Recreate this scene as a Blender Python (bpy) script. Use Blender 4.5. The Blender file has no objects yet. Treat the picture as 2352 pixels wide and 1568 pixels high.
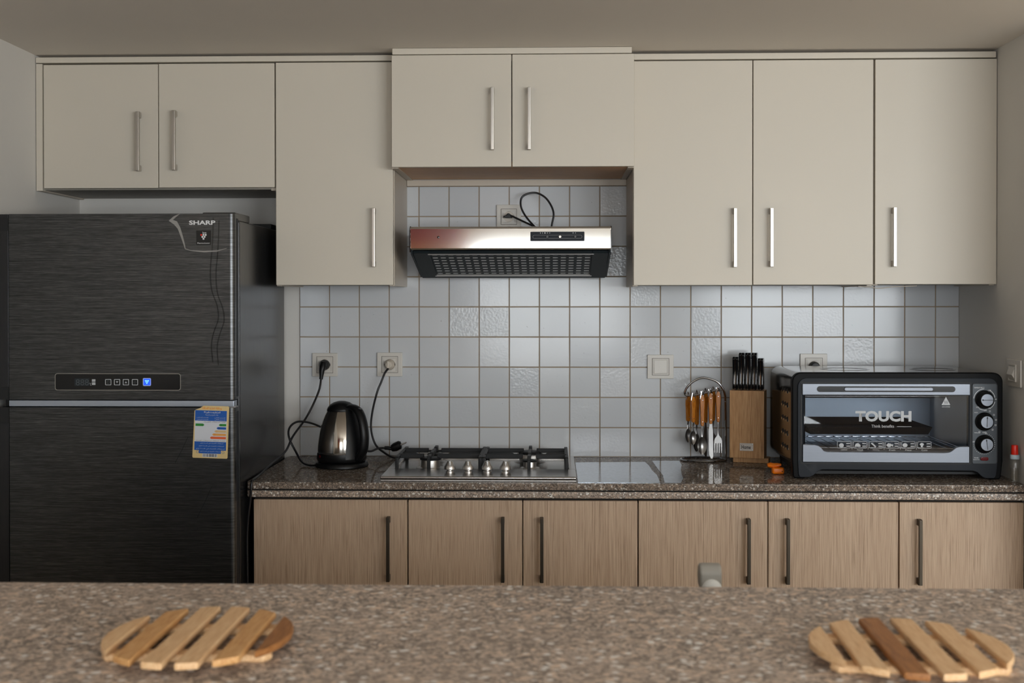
import bpy, bmesh, math, random
from mathutils import Vector, Matrix

random.seed(7)
S = bpy.context.scene
COL = S.collection
PI = math.pi

# ------------------------------------------------------------------ camera, world, exposure
cam_data = bpy.data.cameras.new('camera')
cam_data.sensor_width = 36.0
cam_data.lens = 44.25
cam_data.shift_y = -0.03124
cam_data.clip_start = 0.05
cam_data.dof.use_dof = True
cam_data.dof.focus_distance = 3.85
cam_data.dof.aperture_fstop = 9.0
cam = bpy.data.objects.new('camera', cam_data)
COL.objects.link(cam)
cam.location = (0.8455, -4.1734, 1.4246)
cam.rotation_euler = (PI / 2 - 0.00869, 0.00064, 0.03262)
S.camera = cam

world = bpy.data.worlds.new('world')
S.world = world
world.use_nodes = True
bg = world.node_tree.nodes['Background']
bg.inputs[0].default_value = (0.93, 0.965, 1.0, 1)
bg.inputs[1].default_value = 7.0

S.view_settings.view_transform = 'Standard'
S.view_settings.look = 'None'
S.view_settings.gamma = 1.0
S.view_settings.use_curve_mapping = False
S.view_settings.exposure = 1.14
S.cycles.max_bounces = 7
S.cycles.diffuse_bounces = 4
S.cycles.glossy_bounces = 3
S.cycles.transparent_max_bounces = 10
S.cycles.caustics_reflective = False
S.cycles.caustics_refractive = False

def portal(loc, rot, sx, sy):
    ld = bpy.data.lights.new('window_portal', 'AREA')
    ld.shape = 'RECTANGLE'; ld.size = sx; ld.size_y = sy
    ld.cycles.is_portal = True
    o = bpy.data.objects.new('window_portal', ld); COL.objects.link(o)
    o.location = loc; o.rotation_euler = rot
# the two windows of the rear wall, seen only in reflections (x0, x1, z0, z1)
WIN = [(0.25, 1.45, 0.95, 1.80), (1.95, 5.4, 0.92, 2.06)]
REAR = -5.6
for (x0, x1, z0, z1) in WIN:
    portal(((x0 + x1) / 2, REAR - 0.05, (z0 + z1) / 2), (PI / 2, 0, 0), x1 - x0, z1 - z0)

# ------------------------------------------------------------------ helpers
def lin(c):
    c = c / 255.0
    return c / 12.92 if c <= 0.04045 else ((c + 0.055) / 1.055) ** 2.4
def rgb(r, g, b): return (lin(r), lin(g), lin(b), 1.0)

ORG = {}
def org(o): return ORG.get(o.name, Vector((0, 0, 0))) if o else Vector((0, 0, 0))

class MB:
    def __init__(s): s.v = []; s.f = []
    def add(s, vs, fs):
        b = len(s.v); s.v += [tuple(v) for v in vs]; s.f += [[i + b for i in f] for f in fs]; return s
    def box(s, x0, x1, y0, y1, z0, z1):
        return s.add([(x0,y0,z0),(x1,y0,z0),(x1,y1,z0),(x0,y1,z0),(x0,y0,z1),(x1,y0,z1),(x1,y1,z1),(x0,y1,z1)],
                     [(0,3,2,1),(4,5,6,7),(0,1,5,4),(1,2,6,5),(2,3,7,6),(3,0,4,7)])
    def prism(s, pts, ax, a, b):
        def P(p, t): return {'x': (t, p[0], p[1]), 'y': (p[0], t, p[1]), 'z': (p[0], p[1], t)}[ax]
        n = len(pts)
        return s.add([P(p, a) for p in pts] + [P(p, b) for p in pts],
                     [list(range(n)), list(range(2*n - 1, n - 1, -1))] + [[i, (i+1) % n, n + (i+1) % n, n + i] for i in range(n)])
    def ring(s, outer, inner, ax, a, b):          # a prism with a hole, both outlines of equal length
        def P(p, t): return {'x': (t, p[0], p[1]), 'y': (p[0], t, p[1]), 'z': (p[0], p[1], t)}[ax]
        n = len(outer); vs = [P(p, a) for p in outer] + [P(p, a) for p in inner] + [P(p, b) for p in outer] + [P(p, b) for p in inner]
        fs = []
        for i in range(n):
            j = (i + 1) % n
            fs += [[i, j, n+j, n+i], [2*n+i, 3*n+i, 3*n+j, 2*n+j], [i, 2*n+i, 2*n+j, j], [n+i, n+j, 3*n+j, 3*n+i]]
        return s.add(vs, fs)
    def tube(s, pts, r, n=10, closed=False, flat=None):
        pts = [Vector(p) for p in pts]; m = len(pts)
        rs = r if isinstance(r, (list, tuple)) else [r] * m
        vs = []; N = None
        for i, p in enumerate(pts):
            if closed: t = pts[(i+1) % m] - pts[i-1]
            else: t = pts[min(i+1, m-1)] - pts[max(i-1, 0)]
            t.normalize()
            if N is None:
                N = t.orthogonal().normalized() if flat is None else Vector(flat)
            N = (N - t * N.dot(t)).normalized(); B = t.cross(N)
            ra = rs[i] if not isinstance(rs[i], tuple) else rs[i][0]
            rb = rs[i] if not isinstance(rs[i], tuple) else rs[i][1]
            for k in range(n):
                a = 2*PI*k/n; vs.append(p + N * (ra*math.cos(a)) + B * (rb*math.sin(a)))
        fs = []
        for i in range(m if closed else m - 1):
            j = (i + 1) % m
            for k in range(n):
                l = (k + 1) % n; fs.append([i*n+k, i*n+l, j*n+l, j*n+k])
        if not closed: fs += [list(range(n))[::-1], list(range((m-1)*n, m*n))]
        return s.add(vs, fs)
    def cyl(s, p, q, r, r2=None, n=24): return s.tube([p, q], [r, r if r2 is None else r2], n)
    def lathe(s, prof, c, n=40, ax='z'):
        vs = []; m = len(prof)
        for (r, h) in prof:
            r = max(r, 1e-5)
            for k in range(n):
                a = 2*PI*k/n; u, w = r*math.cos(a), r*math.sin(a)
                vs.append((c[0]+u, c[1]+w, c[2]+h) if ax == 'z' else (c[0]+u, c[1]-h, c[2]+w) if ax == 'y' else (c[0]+h, c[1]+u, c[2]+w))
        fs = [[i*n+k, i*n+(k+1) % n, (i+1)*n+(k+1) % n, (i+1)*n+k] for i in range(m-1) for k in range(n)]
        fs += [list(range(n))[::-1], list(range((m-1)*n, m*n))]
        return s.add(vs, fs)
    def xf(s, M):
        s.v = [tuple(M @ Vector(v)) for v in s.v]; return s
    def build(s, name, mat, parent=None, at=None, bevel=0, seg=2, angle=35, label=None):
        o0 = Vector(at) if at is not None else org(parent)
        me = bpy.data.meshes.new(name)
        me.from_pydata([tuple(Vector(v) - o0) for v in s.v], [], s.f)
        bm = bmesh.new(); bm.from_mesh(me)
        bmesh.ops.remove_doubles(bm, verts=bm.verts, dist=1e-6)
        bmesh.ops.recalc_face_normals(bm, faces=bm.faces)
        if bevel:
            es = [e for e in bm.edges if len(e.link_faces) == 2 and e.calc_face_angle(0) > 0.5]
            bmesh.ops.bevel(bm, geom=es, offset=bevel, segments=seg, affect='EDGES', clamp_overlap=True, profile=0.5)
        bm.to_mesh(me); bm.free()
        me.polygons.foreach_set('use_smooth', [True] * len(me.polygons))
        me.set_sharp_from_angle(angle=math.radians(angle))
        me.materials.append(mat)
        o = bpy.data.objects.new(name, me); COL.objects.link(o)
        ORG[o.name] = o0
        if parent: o.parent = parent
        else: o.location = o0
        if label: o['label'] = label
        if bevel:
            wn = o.modifiers.new('flat_faces', 'WEIGHTED_NORMAL'); wn.keep_sharp = True
        return o

def thing(name, label, cat, loc, group=None):
    o = bpy.data.objects.new(name, None); COL.objects.link(o); o.empty_display_size = 0.05
    o.location = loc; ORG[o.name] = Vector(loc); o['label'] = label; o['category'] = cat
    if group: o['group'] = group
    return o
def tag(o, label, cat, group=None):
    o['label'] = label; o['category'] = cat
    if group: o['group'] = group
    return o
def struct(o): o['kind'] = 'structure'; return o

def rrect(x0, x1, z0, z1, r, k=5):
    r = min(r, (x1-x0)/2 - 1e-5, (z1-z0)/2 - 1e-5); out = []
    for cx, cz, a0 in ((x1-r, z1-r, 0), (x0+r, z1-r, PI/2), (x0+r, z0+r, PI), (x1-r, z0+r, 3*PI/2)):
        for i in range(k+1):
            a = a0 + PI/2*i/k; out.append((cx + r*math.cos(a), cz + r*math.sin(a)))
    return out
def circ(cx, cz, r, n=24): return [(cx + r*math.cos(2*PI*i/n), cz + r*math.sin(2*PI*i/n)) for i in range(n)]
def spline(pts, n=8):
    P = [Vector(p) for p in pts]; P = [2*P[0]-P[1]] + P + [2*P[-1]-P[-2]]; out = []
    for i in range(1, len(P)-2):
        a, b, c, d = P[i-1:i+3]
        for k in range(n):
            t = k/n
            out.append(0.5*((2*b) + (c-a)*t + (2*a-5*b+4*c-d)*t*t + (3*b-a-3*c+d)*t**3))
    out.append(P[-2]); return out

def text(s, x0, x1, z0, z1, y, mat, parent, name='lettering', bold=0.0, rot=0.0, keep=False, M=None, spacing=1.0):
    cu = bpy.data.curves.new('txt', 'FONT'); cu.body = s; cu.size = 1; cu.offset = bold; cu.extrude = 0.0
    cu.resolution_u = 3; cu.space_character = spacing
    o = bpy.data.objects.new('txt', cu); COL.objects.link(o)
    dg = bpy.context.evaluated_depsgraph_get()
    me = bpy.data.meshes.new_from_object(o.evaluated_get(dg))
    bpy.data.objects.remove(o); bpy.data.curves.remove(cu)
    if not me.vertices: return None
    xs = [v.co.x for v in me.vertices]; ys = [v.co.y for v in me.vertices]
    ax, bx, ay, by = min(xs), max(xs), min(ys), max(ys)
    sx = (x1-x0)/max(bx-ax, 1e-6); sz = (z1-z0)/max(by-ay, 1e-6)
    if keep: sx = sz = min(sx, sz)
    o0 = org(parent); cx, cz = (x0+x1)/2, (z0+z1)/2; mx, mz = (ax+bx)/2, (ay+by)/2
    for v in me.vertices:
        u, w = (v.co.x-mx)*sx, (v.co.y-mz)*sz
        p = Vector((cx + u*math.cos(rot) - w*math.sin(rot), y, cz + u*math.sin(rot) + w*math.cos(rot)))
        if M: p = M @ p
        v.co = p - o0
    me.materials.clear(); me.materials.append(mat); me.name = name
    ob = bpy.data.objects.new(name, me); COL.objects.link(ob); ob.parent = parent; ORG[ob.name] = o0
    return ob

AR = dict(zip('ءابةتثجحدرسصطعفقكلمنهوي', [0xFE80,0xFE8D,0xFE8F,0xFE93,0xFE95,0xFE99,0xFE9D,0xFEA1,0xFEA9,0xFEAD,0xFEB1,0xFEB9,0xFEC1,0xFEC9,0xFED1,0xFED5,0xFED9,0xFEDD,0xFEE1,0xFEE5,0xFEE9,0xFEED,0xFEF1]))
def arabic(s):
    out = []
    for i, c in enumerate(s):
        if c not in AR: out.append(c); continue
        pv = i > 0 and s[i-1] in AR and s[i-1] not in 'ءادرةو'
        nx = i+1 < len(s) and s[i+1] in AR and s[i+1] != 'ء' and c not in 'ءادرةو'
        if c == 'ء': k = 0
        elif c in 'ادرةو': k = 1 if pv else 0
        else: k = 3 if pv and nx else 1 if pv else 2 if nx else 0
        out.append(chr(AR[c] + k))
    return ''.join(reversed(out))

# ------------------------------------------------------------------ materials
def mat(name, col, rough=0.5, metal=0.0, spec=0.5, **kw):
    m = bpy.data.materials.new(name); m.use_nodes = True
    b = m.node_tree.nodes['Principled BSDF']
    b.inputs['Base Color'].default_value = col; b.inputs['Roughness'].default_value = rough
    b.inputs['Metallic'].default_value = metal; b.inputs['Specular IOR Level'].default_value = spec
    for k, v in kw.items(): b.inputs[k].default_value = v
    return m
class NT:
    def __init__(s, m): s.t = m.node_tree; s.b = s.t.nodes['Principled BSDF']; s.co = None
    def n(s, t, **kw):
        x = s.t.nodes.new(t)
        for k, v in kw.items(): setattr(x, k, v)
        return x
    def l(s, a, b): s.t.links.new(a, b)
    def coords(s, scale=(1,1,1), rand=False, world=False):
        if world: src = s.n('ShaderNodeNewGeometry').outputs['Position']
        else: src = s.n('ShaderNodeTexCoord').outputs['Object']
        if rand:
            oi = s.n('ShaderNodeObjectInfo'); mu = s.n('ShaderNodeVectorMath', operation='SCALE'); cb = s.n('ShaderNodeCombineXYZ')
            for i in range(3): s.l(oi.outputs['Random'], cb.inputs[i])
            s.l(cb.outputs[0], mu.inputs[0]); mu.inputs['Scale'].default_value = 17.0
            ad = s.n('ShaderNodeVectorMath', operation='ADD'); s.l(src, ad.inputs[0]); s.l(mu.outputs[0], ad.inputs[1]); src = ad.outputs[0]
        mp = s.n('ShaderNodeMapping'); mp.inputs['Scale'].default_value = scale; s.l(src, mp.inputs[0]); return mp.outputs[0]
    def noise(s, co, scale, detail=3, rough=0.5, dist=0.0):
        x = s.n('ShaderNodeTexNoise'); x.inputs['Scale'].default_value = scale; x.inputs['Detail'].default_value = detail
        x.inputs['Roughness'].default_value = rough; x.inputs['Distortion'].default_value = dist
        s.l(co, x.inputs['Vector']); return x.outputs['Fac']
    def ramp(s, f, stops, interp='LINEAR'):
        x = s.n('ShaderNodeValToRGB'); e = x.color_ramp.elements; x.color_ramp.interpolation = interp
        while len(e) < len(stops): e.new(0.5)
        for el, (p, c) in zip(e, stops): el.position = p; el.color = c
        s.l(f, x.inputs[0]); return x.outputs[0]
    def mix(s, f, a, b, mode='MIX'):
        x = s.n('ShaderNodeMix', data_type='RGBA', blend_type=mode)
        for i, v in ((0, f), (6, a), (7, b)):
            if hasattr(v, 'links'): s.l(v, x.inputs[i])
            else: x.inputs[i].default_value = v
        return x.outputs[2]
    def bump(s, h, strength, dist):
        x = s.n('ShaderNodeBump'); x.inputs['Strength'].default_value = strength; x.inputs['Distance'].default_value = dist
        s.l(h, x.inputs['Height']); s.l(x.outputs[0], s.b.inputs['Normal'])
    def base(s, c): s.l(c, s.b.inputs['Base Color'])
    def rough(s, f): s.l(f, s.b.inputs['Roughness'])
def G(v): return (v, v, v, 1)

def m_plaster(name, col, d=0.06):
    m = mat(name, col, 0.85, spec=0.25); t = NT(m); co = t.coords(world=True)
    f = t.noise(co, 1.7, 4); c2 = tuple(x*(1-d) for x in col[:3]) + (1,)
    t.base(t.mix(f, c2, col)); t.bump(t.noise(co, 260, 2), 0.25, 0.0008); return m
M_wall = m_plaster('wall_paint', rgb(222, 218, 212))
M_ceil = m_plaster('ceiling_paint', rgb(226, 218, 208))
M_warmwall = m_plaster('living_wall_paint', rgb(226, 214, 196))

def m_cream(name, col, rough, spec=0.4):
    m = mat(name, col, rough, spec=spec); t = NT(m); co = t.coords(rand=True)
    f = t.noise(co, 2.3, 3); t.base(t.mix(f, tuple(x*0.95 for x in col[:3])+(1,), col))
    t.bump(t.noise(co, 420, 2), 0.12, 0.0004); return m
M_cream = m_cream('cream_laminate', rgb(215, 206, 191), 0.42)
M_carc = m_cream('cream_carcass', rgb(198, 186, 170), 0.4)
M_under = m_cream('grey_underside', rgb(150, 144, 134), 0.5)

def m_oak(name, a, b, c, scale=(60, 60, 1.3), rough=0.5):
    m = mat(name, a, rough, spec=0.35); t = NT(m); co = t.coords(scale, rand=True)
    f = t.noise(co, 5.5, 4, 0.6, 0.15); g = t.noise(t.coords((9, 9, 0.5), rand=True), 3, 2)
    col = t.ramp(f, [(0.30, c), (0.47, a), (0.62, b)])
    t.base(t.mix(t.ramp(g, [(0.3, G(0)), (0.8, G(0.5))]), col, a)); t.bump(f, 0.25, 0.0006); return m
M_oak = m_oak('oak_laminate', rgb(190, 163, 138), rgb(212, 188, 163), rgb(134, 108, 87), (150, 150, 1.5))
M_darkwood = m_oak('dark_wood', rgb(66, 50, 42), rgb(78, 60, 50), rgb(48, 36, 30))
M_hoodwood = m_oak('brown_board', rgb(216, 168, 122), rgb(226, 182, 138), rgb(186, 138, 96), (2.0, 40, 40))
M_beech = m_oak('beech_wood', rgb(190, 143, 96), rgb(206, 162, 114), rgb(158, 113, 72), (55, 55, 3), 0.45)
M_handlewood = m_oak('amber_wood', rgb(186, 110, 32), rgb(205, 134, 52), rgb(140, 78, 18), (120, 120, 8), 0.25)
M_bam = [m_oak('bamboo_%s' % n, rgb(*a), rgb(*b), rgb(*c), (70, 6, 70), 0.5) for n, a, b, c in
         (('pale', (220, 178, 132), (230, 194, 150), (200, 154, 108)), ('honey', (204, 152, 96), (216, 170, 116), (178, 124, 72)),
          ('brown', (150, 98, 52), (166, 112, 64), (122, 76, 38)))]

def m_granite(name, rough, k=1.0, sc=1.0, soft=0.0):
    m = mat(name, rgb(120, 108, 98), rough, spec=0.5); t = NT(m); co = t.coords(world=True)
    v = t.n('ShaderNodeTexVoronoi'); v.inputs['Scale'].default_value = 150 * sc; t.l(co, v.inputs['Vector']); v.inputs['Randomness'].default_value = 1
    if soft: v.feature = 'SMOOTH_F1'; v.inputs['Smoothness'].default_value = 0.35
    sep = t.n('ShaderNodeSeparateColor'); t.l(v.outputs['Color'], sep.inputs[0])
    K = lambda r, g, b: rgb(min(r*k, 238), min(g*k, 236), min(b*k, 232))
    c1 = t.ramp(sep.outputs[0], [(0.0, K(72, 64, 58)), (0.3, K(108, 97, 88)), (0.62, K(132, 116, 102)), (0.8, K(150, 132, 116)), (0.93, K(196, 190, 182))], 'CONSTANT')
    v2 = t.n('ShaderNodeTexVoronoi'); v2.inputs['Scale'].default_value = 300 * sc; t.l(co, v2.inputs['Vector'])
    sp2 = t.n('ShaderNodeSeparateColor'); t.l(v2.outputs['Color'], sp2.inputs[0])
    c2 = t.ramp(sp2.outputs[1], [(0.0, K(58, 52, 48)), (0.4, K(112, 102, 94)), (0.75, K(140, 126, 114))], 'CONSTANT')
    f = t.noise(co, 90 * sc, 3, 0.6)
    fr = t.ramp(f, [(0.42, G(0)), (0.58, G(1))])
    c = t.mix(fr, c1, c2)
    v3 = t.n('ShaderNodeTexVoronoi'); v3.inputs['Scale'].default_value = 100 * sc; t.l(t.coords((1, 1, 1), world=True), v3.inputs['Vector'])
    sp3 = t.n('ShaderNodeSeparateColor'); t.l(v3.outputs['Color'], sp3.inputs[0])
    pick = t.ramp(sp3.outputs[2], [(0.87, G(0)), (0.90, G(1))]); near = t.ramp(v3.outputs['Distance'], [(0.34, G(1)), (0.52, G(0))])
    c = t.mix(t.mix(1.0, pick, near, 'MULTIPLY'), c, K(176, 172, 166))
    big = t.noise(co, 7, 3); t.base(t.mix(t.ramp(big, [(0.35, G(soft)), (0.75, G(0.35 + soft))]), c, K(132, 118, 106)))
    return m
M_granite = m_granite('polished_granite', 0.5, 1.12, 1.5)
def polish(m, f0, f1):
    t = NT(m); t.b.inputs['Specular IOR Level'].default_value = 0.0
    gl = t.n('ShaderNodeBsdfGlossy'); gl.inputs['Roughness'].default_value = 0.06
    lw = t.n('ShaderNodeLayerWeight'); lw.inputs[0].default_value = 0.5
    pw = t.n('ShaderNodeMath', operation='POWER'); pw.inputs[1].default_value = 4.0; t.l(lw.outputs['Facing'], pw.inputs[0])
    ma = t.n('ShaderNodeMath', operation='MULTIPLY_ADD'); ma.inputs[1].default_value = f1; ma.inputs[2].default_value = f0; t.l(pw.outputs[0], ma.inputs[0])
    mx = t.n('ShaderNodeMixShader'); t.l(ma.outputs[0], mx.inputs[0]); t.l(t.b.outputs[0], mx.inputs[1]); t.l(gl.outputs[0], mx.inputs[2])
    t.l(mx.outputs[0], [n for n in t.t.nodes if n.type == 'OUTPUT_MATERIAL'][0].inputs[0])
polish(M_granite, 0.03, 0.45)
M_granedge = m_granite('granite_edge', 0.35, 1.36, 1.6)
M_granbar = m_granite('bar_granite', 0.5, 1.5, 0.95, 0.06)

def m_tile():
    m = mat('white_tile', rgb(204, 207, 210), 0.14, spec=0.3); t = NT(m)
    oi = t.n('ShaderNodeObjectInfo')
    c = t.ramp(oi.outputs['Random'], [(0, rgb(197, 199, 202)), (0.5, rgb(203, 205, 207)), (1, rgb(209, 210, 212))])
    co = t.coords(rand=True); sp = t.noise(co, 120, 2)
    t.base(t.mix(t.ramp(sp, [(0.74, G(0)), (0.78, G(0.5))]), c, rgb(120, 116, 110)))
    h = t.noise(co, 130, 2, 0.4); t.bump(h, 0.10, 0.0010)
    hs = t.n('ShaderNodeMath', operation='MULTIPLY'); hs.inputs[1].default_value = 9.37; t.l(oi.outputs['Random'], hs.inputs[0])
    fr = t.n('ShaderNodeMath', operation='FRACT'); t.l(hs.outputs[0], fr.inputs[0])
    bs = t.ramp(fr.outputs[0], [(0.68, G(0.07)), (0.74, G(0.42))])
    t.l(bs, [n for n in t.t.nodes if n.type == 'BUMP'][0].inputs['Strength'])
    return m
M_tile = m_tile()
M_grout = m_plaster('brown_grout', rgb(172, 149, 122), 0.35)

def m_brush(name, a, b, rough, metal, scale, amt=0.25, bumpk=0.1):
    m = mat(name, a, rough, metal); t = NT(m); co = t.coords(scale)
    f = t.noise(co, 6, 4, 0.65); t.base(t.mix(f, a, b)); t.bump(f, bumpk, 0.0003)
    r = t.n('ShaderNodeMapRange'); r.inputs[3].default_value = rough - amt*0.3; r.inputs[4].default_value = rough + amt*0.3
    t.l(f, r.inputs[0]); t.rough(r.outputs[0]); return m
def m_fridge():
    m = mat('dark_brushed_steel', rgb(60, 58, 56), 0.30, 0.9); t = NT(m)
    f = t.noise(t.coords((2.6, 2, 230)), 3.2, 4, 0.7); g = t.noise(t.coords((10, 2, 520)), 3, 2, 0.6)
    ff = t.mix(0.4, f, g)
    t.base(t.ramp(ff, [(0.34, rgb(50, 51, 52)), (0.5, rgb(82, 83, 84)), (0.66, rgb(126, 127, 128))]))
    t.bump(ff, 0.12, 0.0002); return m
M_fridge = m_fridge()
M_fside = m_brush('dark_grey_side', rgb(40, 40, 41), rgb(52, 52, 54), 0.24, 0.25, (30, 30, 3), 0.2, 0.05)
M_steel = m_brush('brushed_steel', rgb(188, 184, 180), rgb(206, 203, 200), 0.36, 1.0, (3, 120, 3), 0.2, 0.04)
M_mirror = mat('polished_steel', rgb(216, 214, 210), 0.09, 1.0)
M_cut = mat('cutlery_steel', rgb(164, 162, 160), 0.30, 1.0)
M_chrome = mat('chrome', rgb(205, 206, 210), 0.08, 1.0)
M_kettle = mat('kettle_steel', rgb(184, 178, 170), 0.10, 1.0)
M_nickel = m_brush('satin_nickel', rgb(190, 184, 176), rgb(206, 200, 192), 0.32, 1.0, (80, 80, 3), 0.2, 0.03)
M_bronze = m_brush('dark_bronze', rgb(74, 67, 58), rgb(90, 82, 72), 0.42, 0.9, (80, 80, 3), 0.2, 0.03)
M_black = mat('black_plastic', rgb(13, 13, 14), 0.38, spec=0.3)
M_blackg = mat('black_gloss', rgb(14, 14, 16), 0.12)
M_blackm = mat('black_matte', rgb(20, 20, 21), 0.6)
M_cable = mat('black_cable', rgb(22, 20, 22), 0.38)
M_iron = mat('cast_iron', rgb(27, 27, 28), 0.5, spec=0.35); _t = NT(M_iron); _t.bump(_t.noise(_t.coords(), 300, 2), 0.3, 0.0006)
M_ivory = mat('ivory_plastic', rgb(206, 200, 191), 0.35)
M_plugw = mat('clear_white_plug', rgb(196, 184, 168), 0.3)
M_dark = mat('dark_gap', rgb(24, 20, 18), 0.8)
M_print = mat('silver_print', rgb(176, 178, 180), 0.4)
M_white = mat('white_print', rgb(226, 226, 226), 0.5)
M_whitepl = mat('white_plastic', rgb(222, 222, 218), 0.4)
M_orange = mat('orange_plastic', rgb(250, 126, 8), 0.3)
M_red = mat('red_plastic', rgb(232, 40, 18), 0.35)
M_lblue = mat('pale_blue_plastic', rgb(186, 202, 212), 0.35)
M_grey = mat('grey_rubber', rgb(150, 145, 136), 0.5)
M_slate = m_brush('slate_metal', rgb(36, 39, 44), rgb(43, 46, 51), 0.5, 0.0, (3, 3, 90), 0.2, 0.03)
M_slate.node_tree.nodes['Principled BSDF'].inputs['Specular IOR Level'].default_value = 0.15
M_strip = mat('pale_metal_strip', rgb(176, 184, 196), 0.35, 0.6)
M_dchrome = mat('dark_chrome_wire', rgb(176, 176, 178), 0.12, 1.0)
M_hob = m_brush('hob_steel', rgb(172, 167, 162), rgb(188, 184, 180), 0.22, 1.0, (3, 120, 3), 0.15, 0.03)
M_silver = m_brush('silver_panel', rgb(112, 116, 124), rgb(126, 130, 137), 0.42, 0.75, (3, 3, 90), 0.2, 0.03)
M_ovenin = m_brush('oven_lining', rgb(176, 184, 194), rgb(206, 212, 220), 0.42, 0.6, (60, 60, 60), 0.4, 0.6)
M_label = {n: mat('label_' + n, rgb(*c), 0.45) for n, c in dict(tan=(216, 190, 134), blue=(16, 84, 166), white=(206, 208, 214), green=(40, 132, 46),
           sand=(212, 180, 128), amber=(222, 158, 78), rust=(222, 96, 46), orange=(232, 142, 24), ink=(42, 40, 40)).items()}
M_redlamp = mat('red_lamp', rgb(96, 14, 20), 0.15)
M_bluelamp = mat('blue_backlight', rgb(20, 60, 220), 0.3)
M_bluelamp.node_tree.nodes['Principled BSDF'].inputs['Emission Color'].default_value = rgb(30, 70, 255)
M_bluelamp.node_tree.nodes['Principled BSDF'].inputs['Emission Strength'].default_value = 0.8
M_bluedot = mat('blue_dot_light', rgb(120, 190, 255), 0.3)
M_bluedot.node_tree.nodes['Principled BSDF'].inputs['Emission Color'].default_value = rgb(110, 190, 255)
M_bluedot.node_tree.nodes['Principled BSDF'].inputs['Emission Strength'].default_value = 1.2
M_lcd = mat('lcd_grey', rgb(36, 42, 46), 0.25)
M_seg = mat('lcd_segment', rgb(66, 72, 76), 0.35)
M_floor = m_plaster('floor_tile', rgb(206, 194, 176), 0.1)
M_curtain = mat('red_curtain', rgb(168, 34, 40), 0.8)
M_curtain2 = mat('ochre_curtain', rgb(206, 132, 66), 0.8)
M_sofa = mat('brown_sofa', rgb(104, 88, 74), 0.85)
M_frame = mat('window_frame_white', rgb(220, 220, 220), 0.4)

def m_thin(name, tint, f0, rough=0.02):
    m = bpy.data.materials.new(name); m.use_nodes = True; t = m.node_tree; t.nodes.clear()
    out = t.nodes.new('ShaderNodeOutputMaterial'); mx = t.nodes.new('ShaderNodeMixShader')
    tr = t.nodes.new('ShaderNodeBsdfTransparent'); tr.inputs[0].default_value = tint
    gl = t.nodes.new('ShaderNodeBsdfGlossy'); gl.inputs['Roughness'].default_value = rough
    lw = t.nodes.new('ShaderNodeLayerWeight'); lw.inputs[0].default_value = 0.5
    pw = t.nodes.new('ShaderNodeMath'); pw.operation = 'POWER'; pw.inputs[1].default_value = 4.0
    ma = t.nodes.new('ShaderNodeMath'); ma.operation = 'MULTIPLY_ADD'; ma.inputs[1].default_value = 1 - f0; ma.inputs[2].default_value = f0
    t.links.new(lw.outputs['Facing'], pw.inputs[0]); t.links.new(pw.outputs[0], ma.inputs[0])
    t.links.new(ma.outputs[0], mx.inputs[0]); t.links.new(tr.outputs[0], mx.inputs[1]); t.links.new(gl.outputs[0], mx.inputs[2])
    t.links.new(mx.outputs[0], out.inputs[0]); return m
M_pane = m_thin('window_glass', (0.97, 0.98, 0.98, 1), 0.02)
M_ovenglass = m_thin('oven_glass', (0.80, 0.82, 0.84, 1), 0.09)
M_film = m_thin('clear_film', (0.96, 0.96, 0.96, 1), 0.02, 0.15)
M_bottle = m_thin('clear_plastic', (0.96, 0.965, 0.96, 1), 0.04, 0.05)
M_crease = mat('film_crease', rgb(186, 182, 176), 0.4, Alpha=0.6)

def m_foil():
    m = mat('shiny_foil', rgb(214, 222, 232), 0.07, 1.0); t = NT(m)
    co = t.coords((14, 60, 60), world=True); f = t.noise(co, 9, 4, 0.65)
    t.base(t.ramp(f, [(0.33, rgb(120, 124, 132)), (0.5, rgb(212, 220, 230)), (1, rgb(226, 232, 240))]))
    t.bump(f, 0.25, 0.0004); return m
M_foil = m_foil()
M_teal = mat('dark_teal_enamel', rgb(14, 24, 28), 0.55, spec=0.2)

# ------------------------------------------------------------------ the room
WL, WR, ZC = -0.743, 2.1765, 2.172
RX = 5.6                                   # far right wall of the living area
struct(MB().box(WL-0.1, RX+0.1, REAR-0.1, 0.1, -0.08, 0.0).build('floor', M_floor))
struct(MB().box(WL-0.1, RX+0.1, REAR-0.1, 0.1, ZC, ZC+0.1).build('ceiling', M_ceil))
struct(MB().box(WL-0.1, WL, REAR-0.1, 0.1, 0, ZC).build('wall_left', M_wall))
wall_back = struct(MB().box(WL, WR+0.12, 0.006, 0.1, 0, ZC).build('wall_back', M_wall))
struct(MB().box(WR, WR+0.12, -0.74, 0.006, 0, ZC).build('wall_right', M_wall))
struct(MB().box(WR+0.12, RX, 0.0, 0.1, 0, ZC).build('wall_living', M_warmwall))
struct(MB().box(RX, RX+0.1, REAR-0.1, 0.1, 0, ZC).build('wall_far_right', M_warmwall))
rw = MB(); xs = [WL]
(a0, a1, az0, az1), (b0, b1, bz0, bz1) = WIN
for (x0, x1, z0, z1) in ((WL, a0, 0, ZC), (a0, a1, 0, az0), (a0, a1, az1, ZC), (a1, b0, 0, ZC), (b0, b1, 0, bz0), (b0, b1, bz1, ZC), (b1, RX, 0, ZC)):
    rw.box(x0, x1, REAR-0.1, REAR, z0, z1)
struct(rw.build('wall_rear', M_warmwall))
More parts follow.
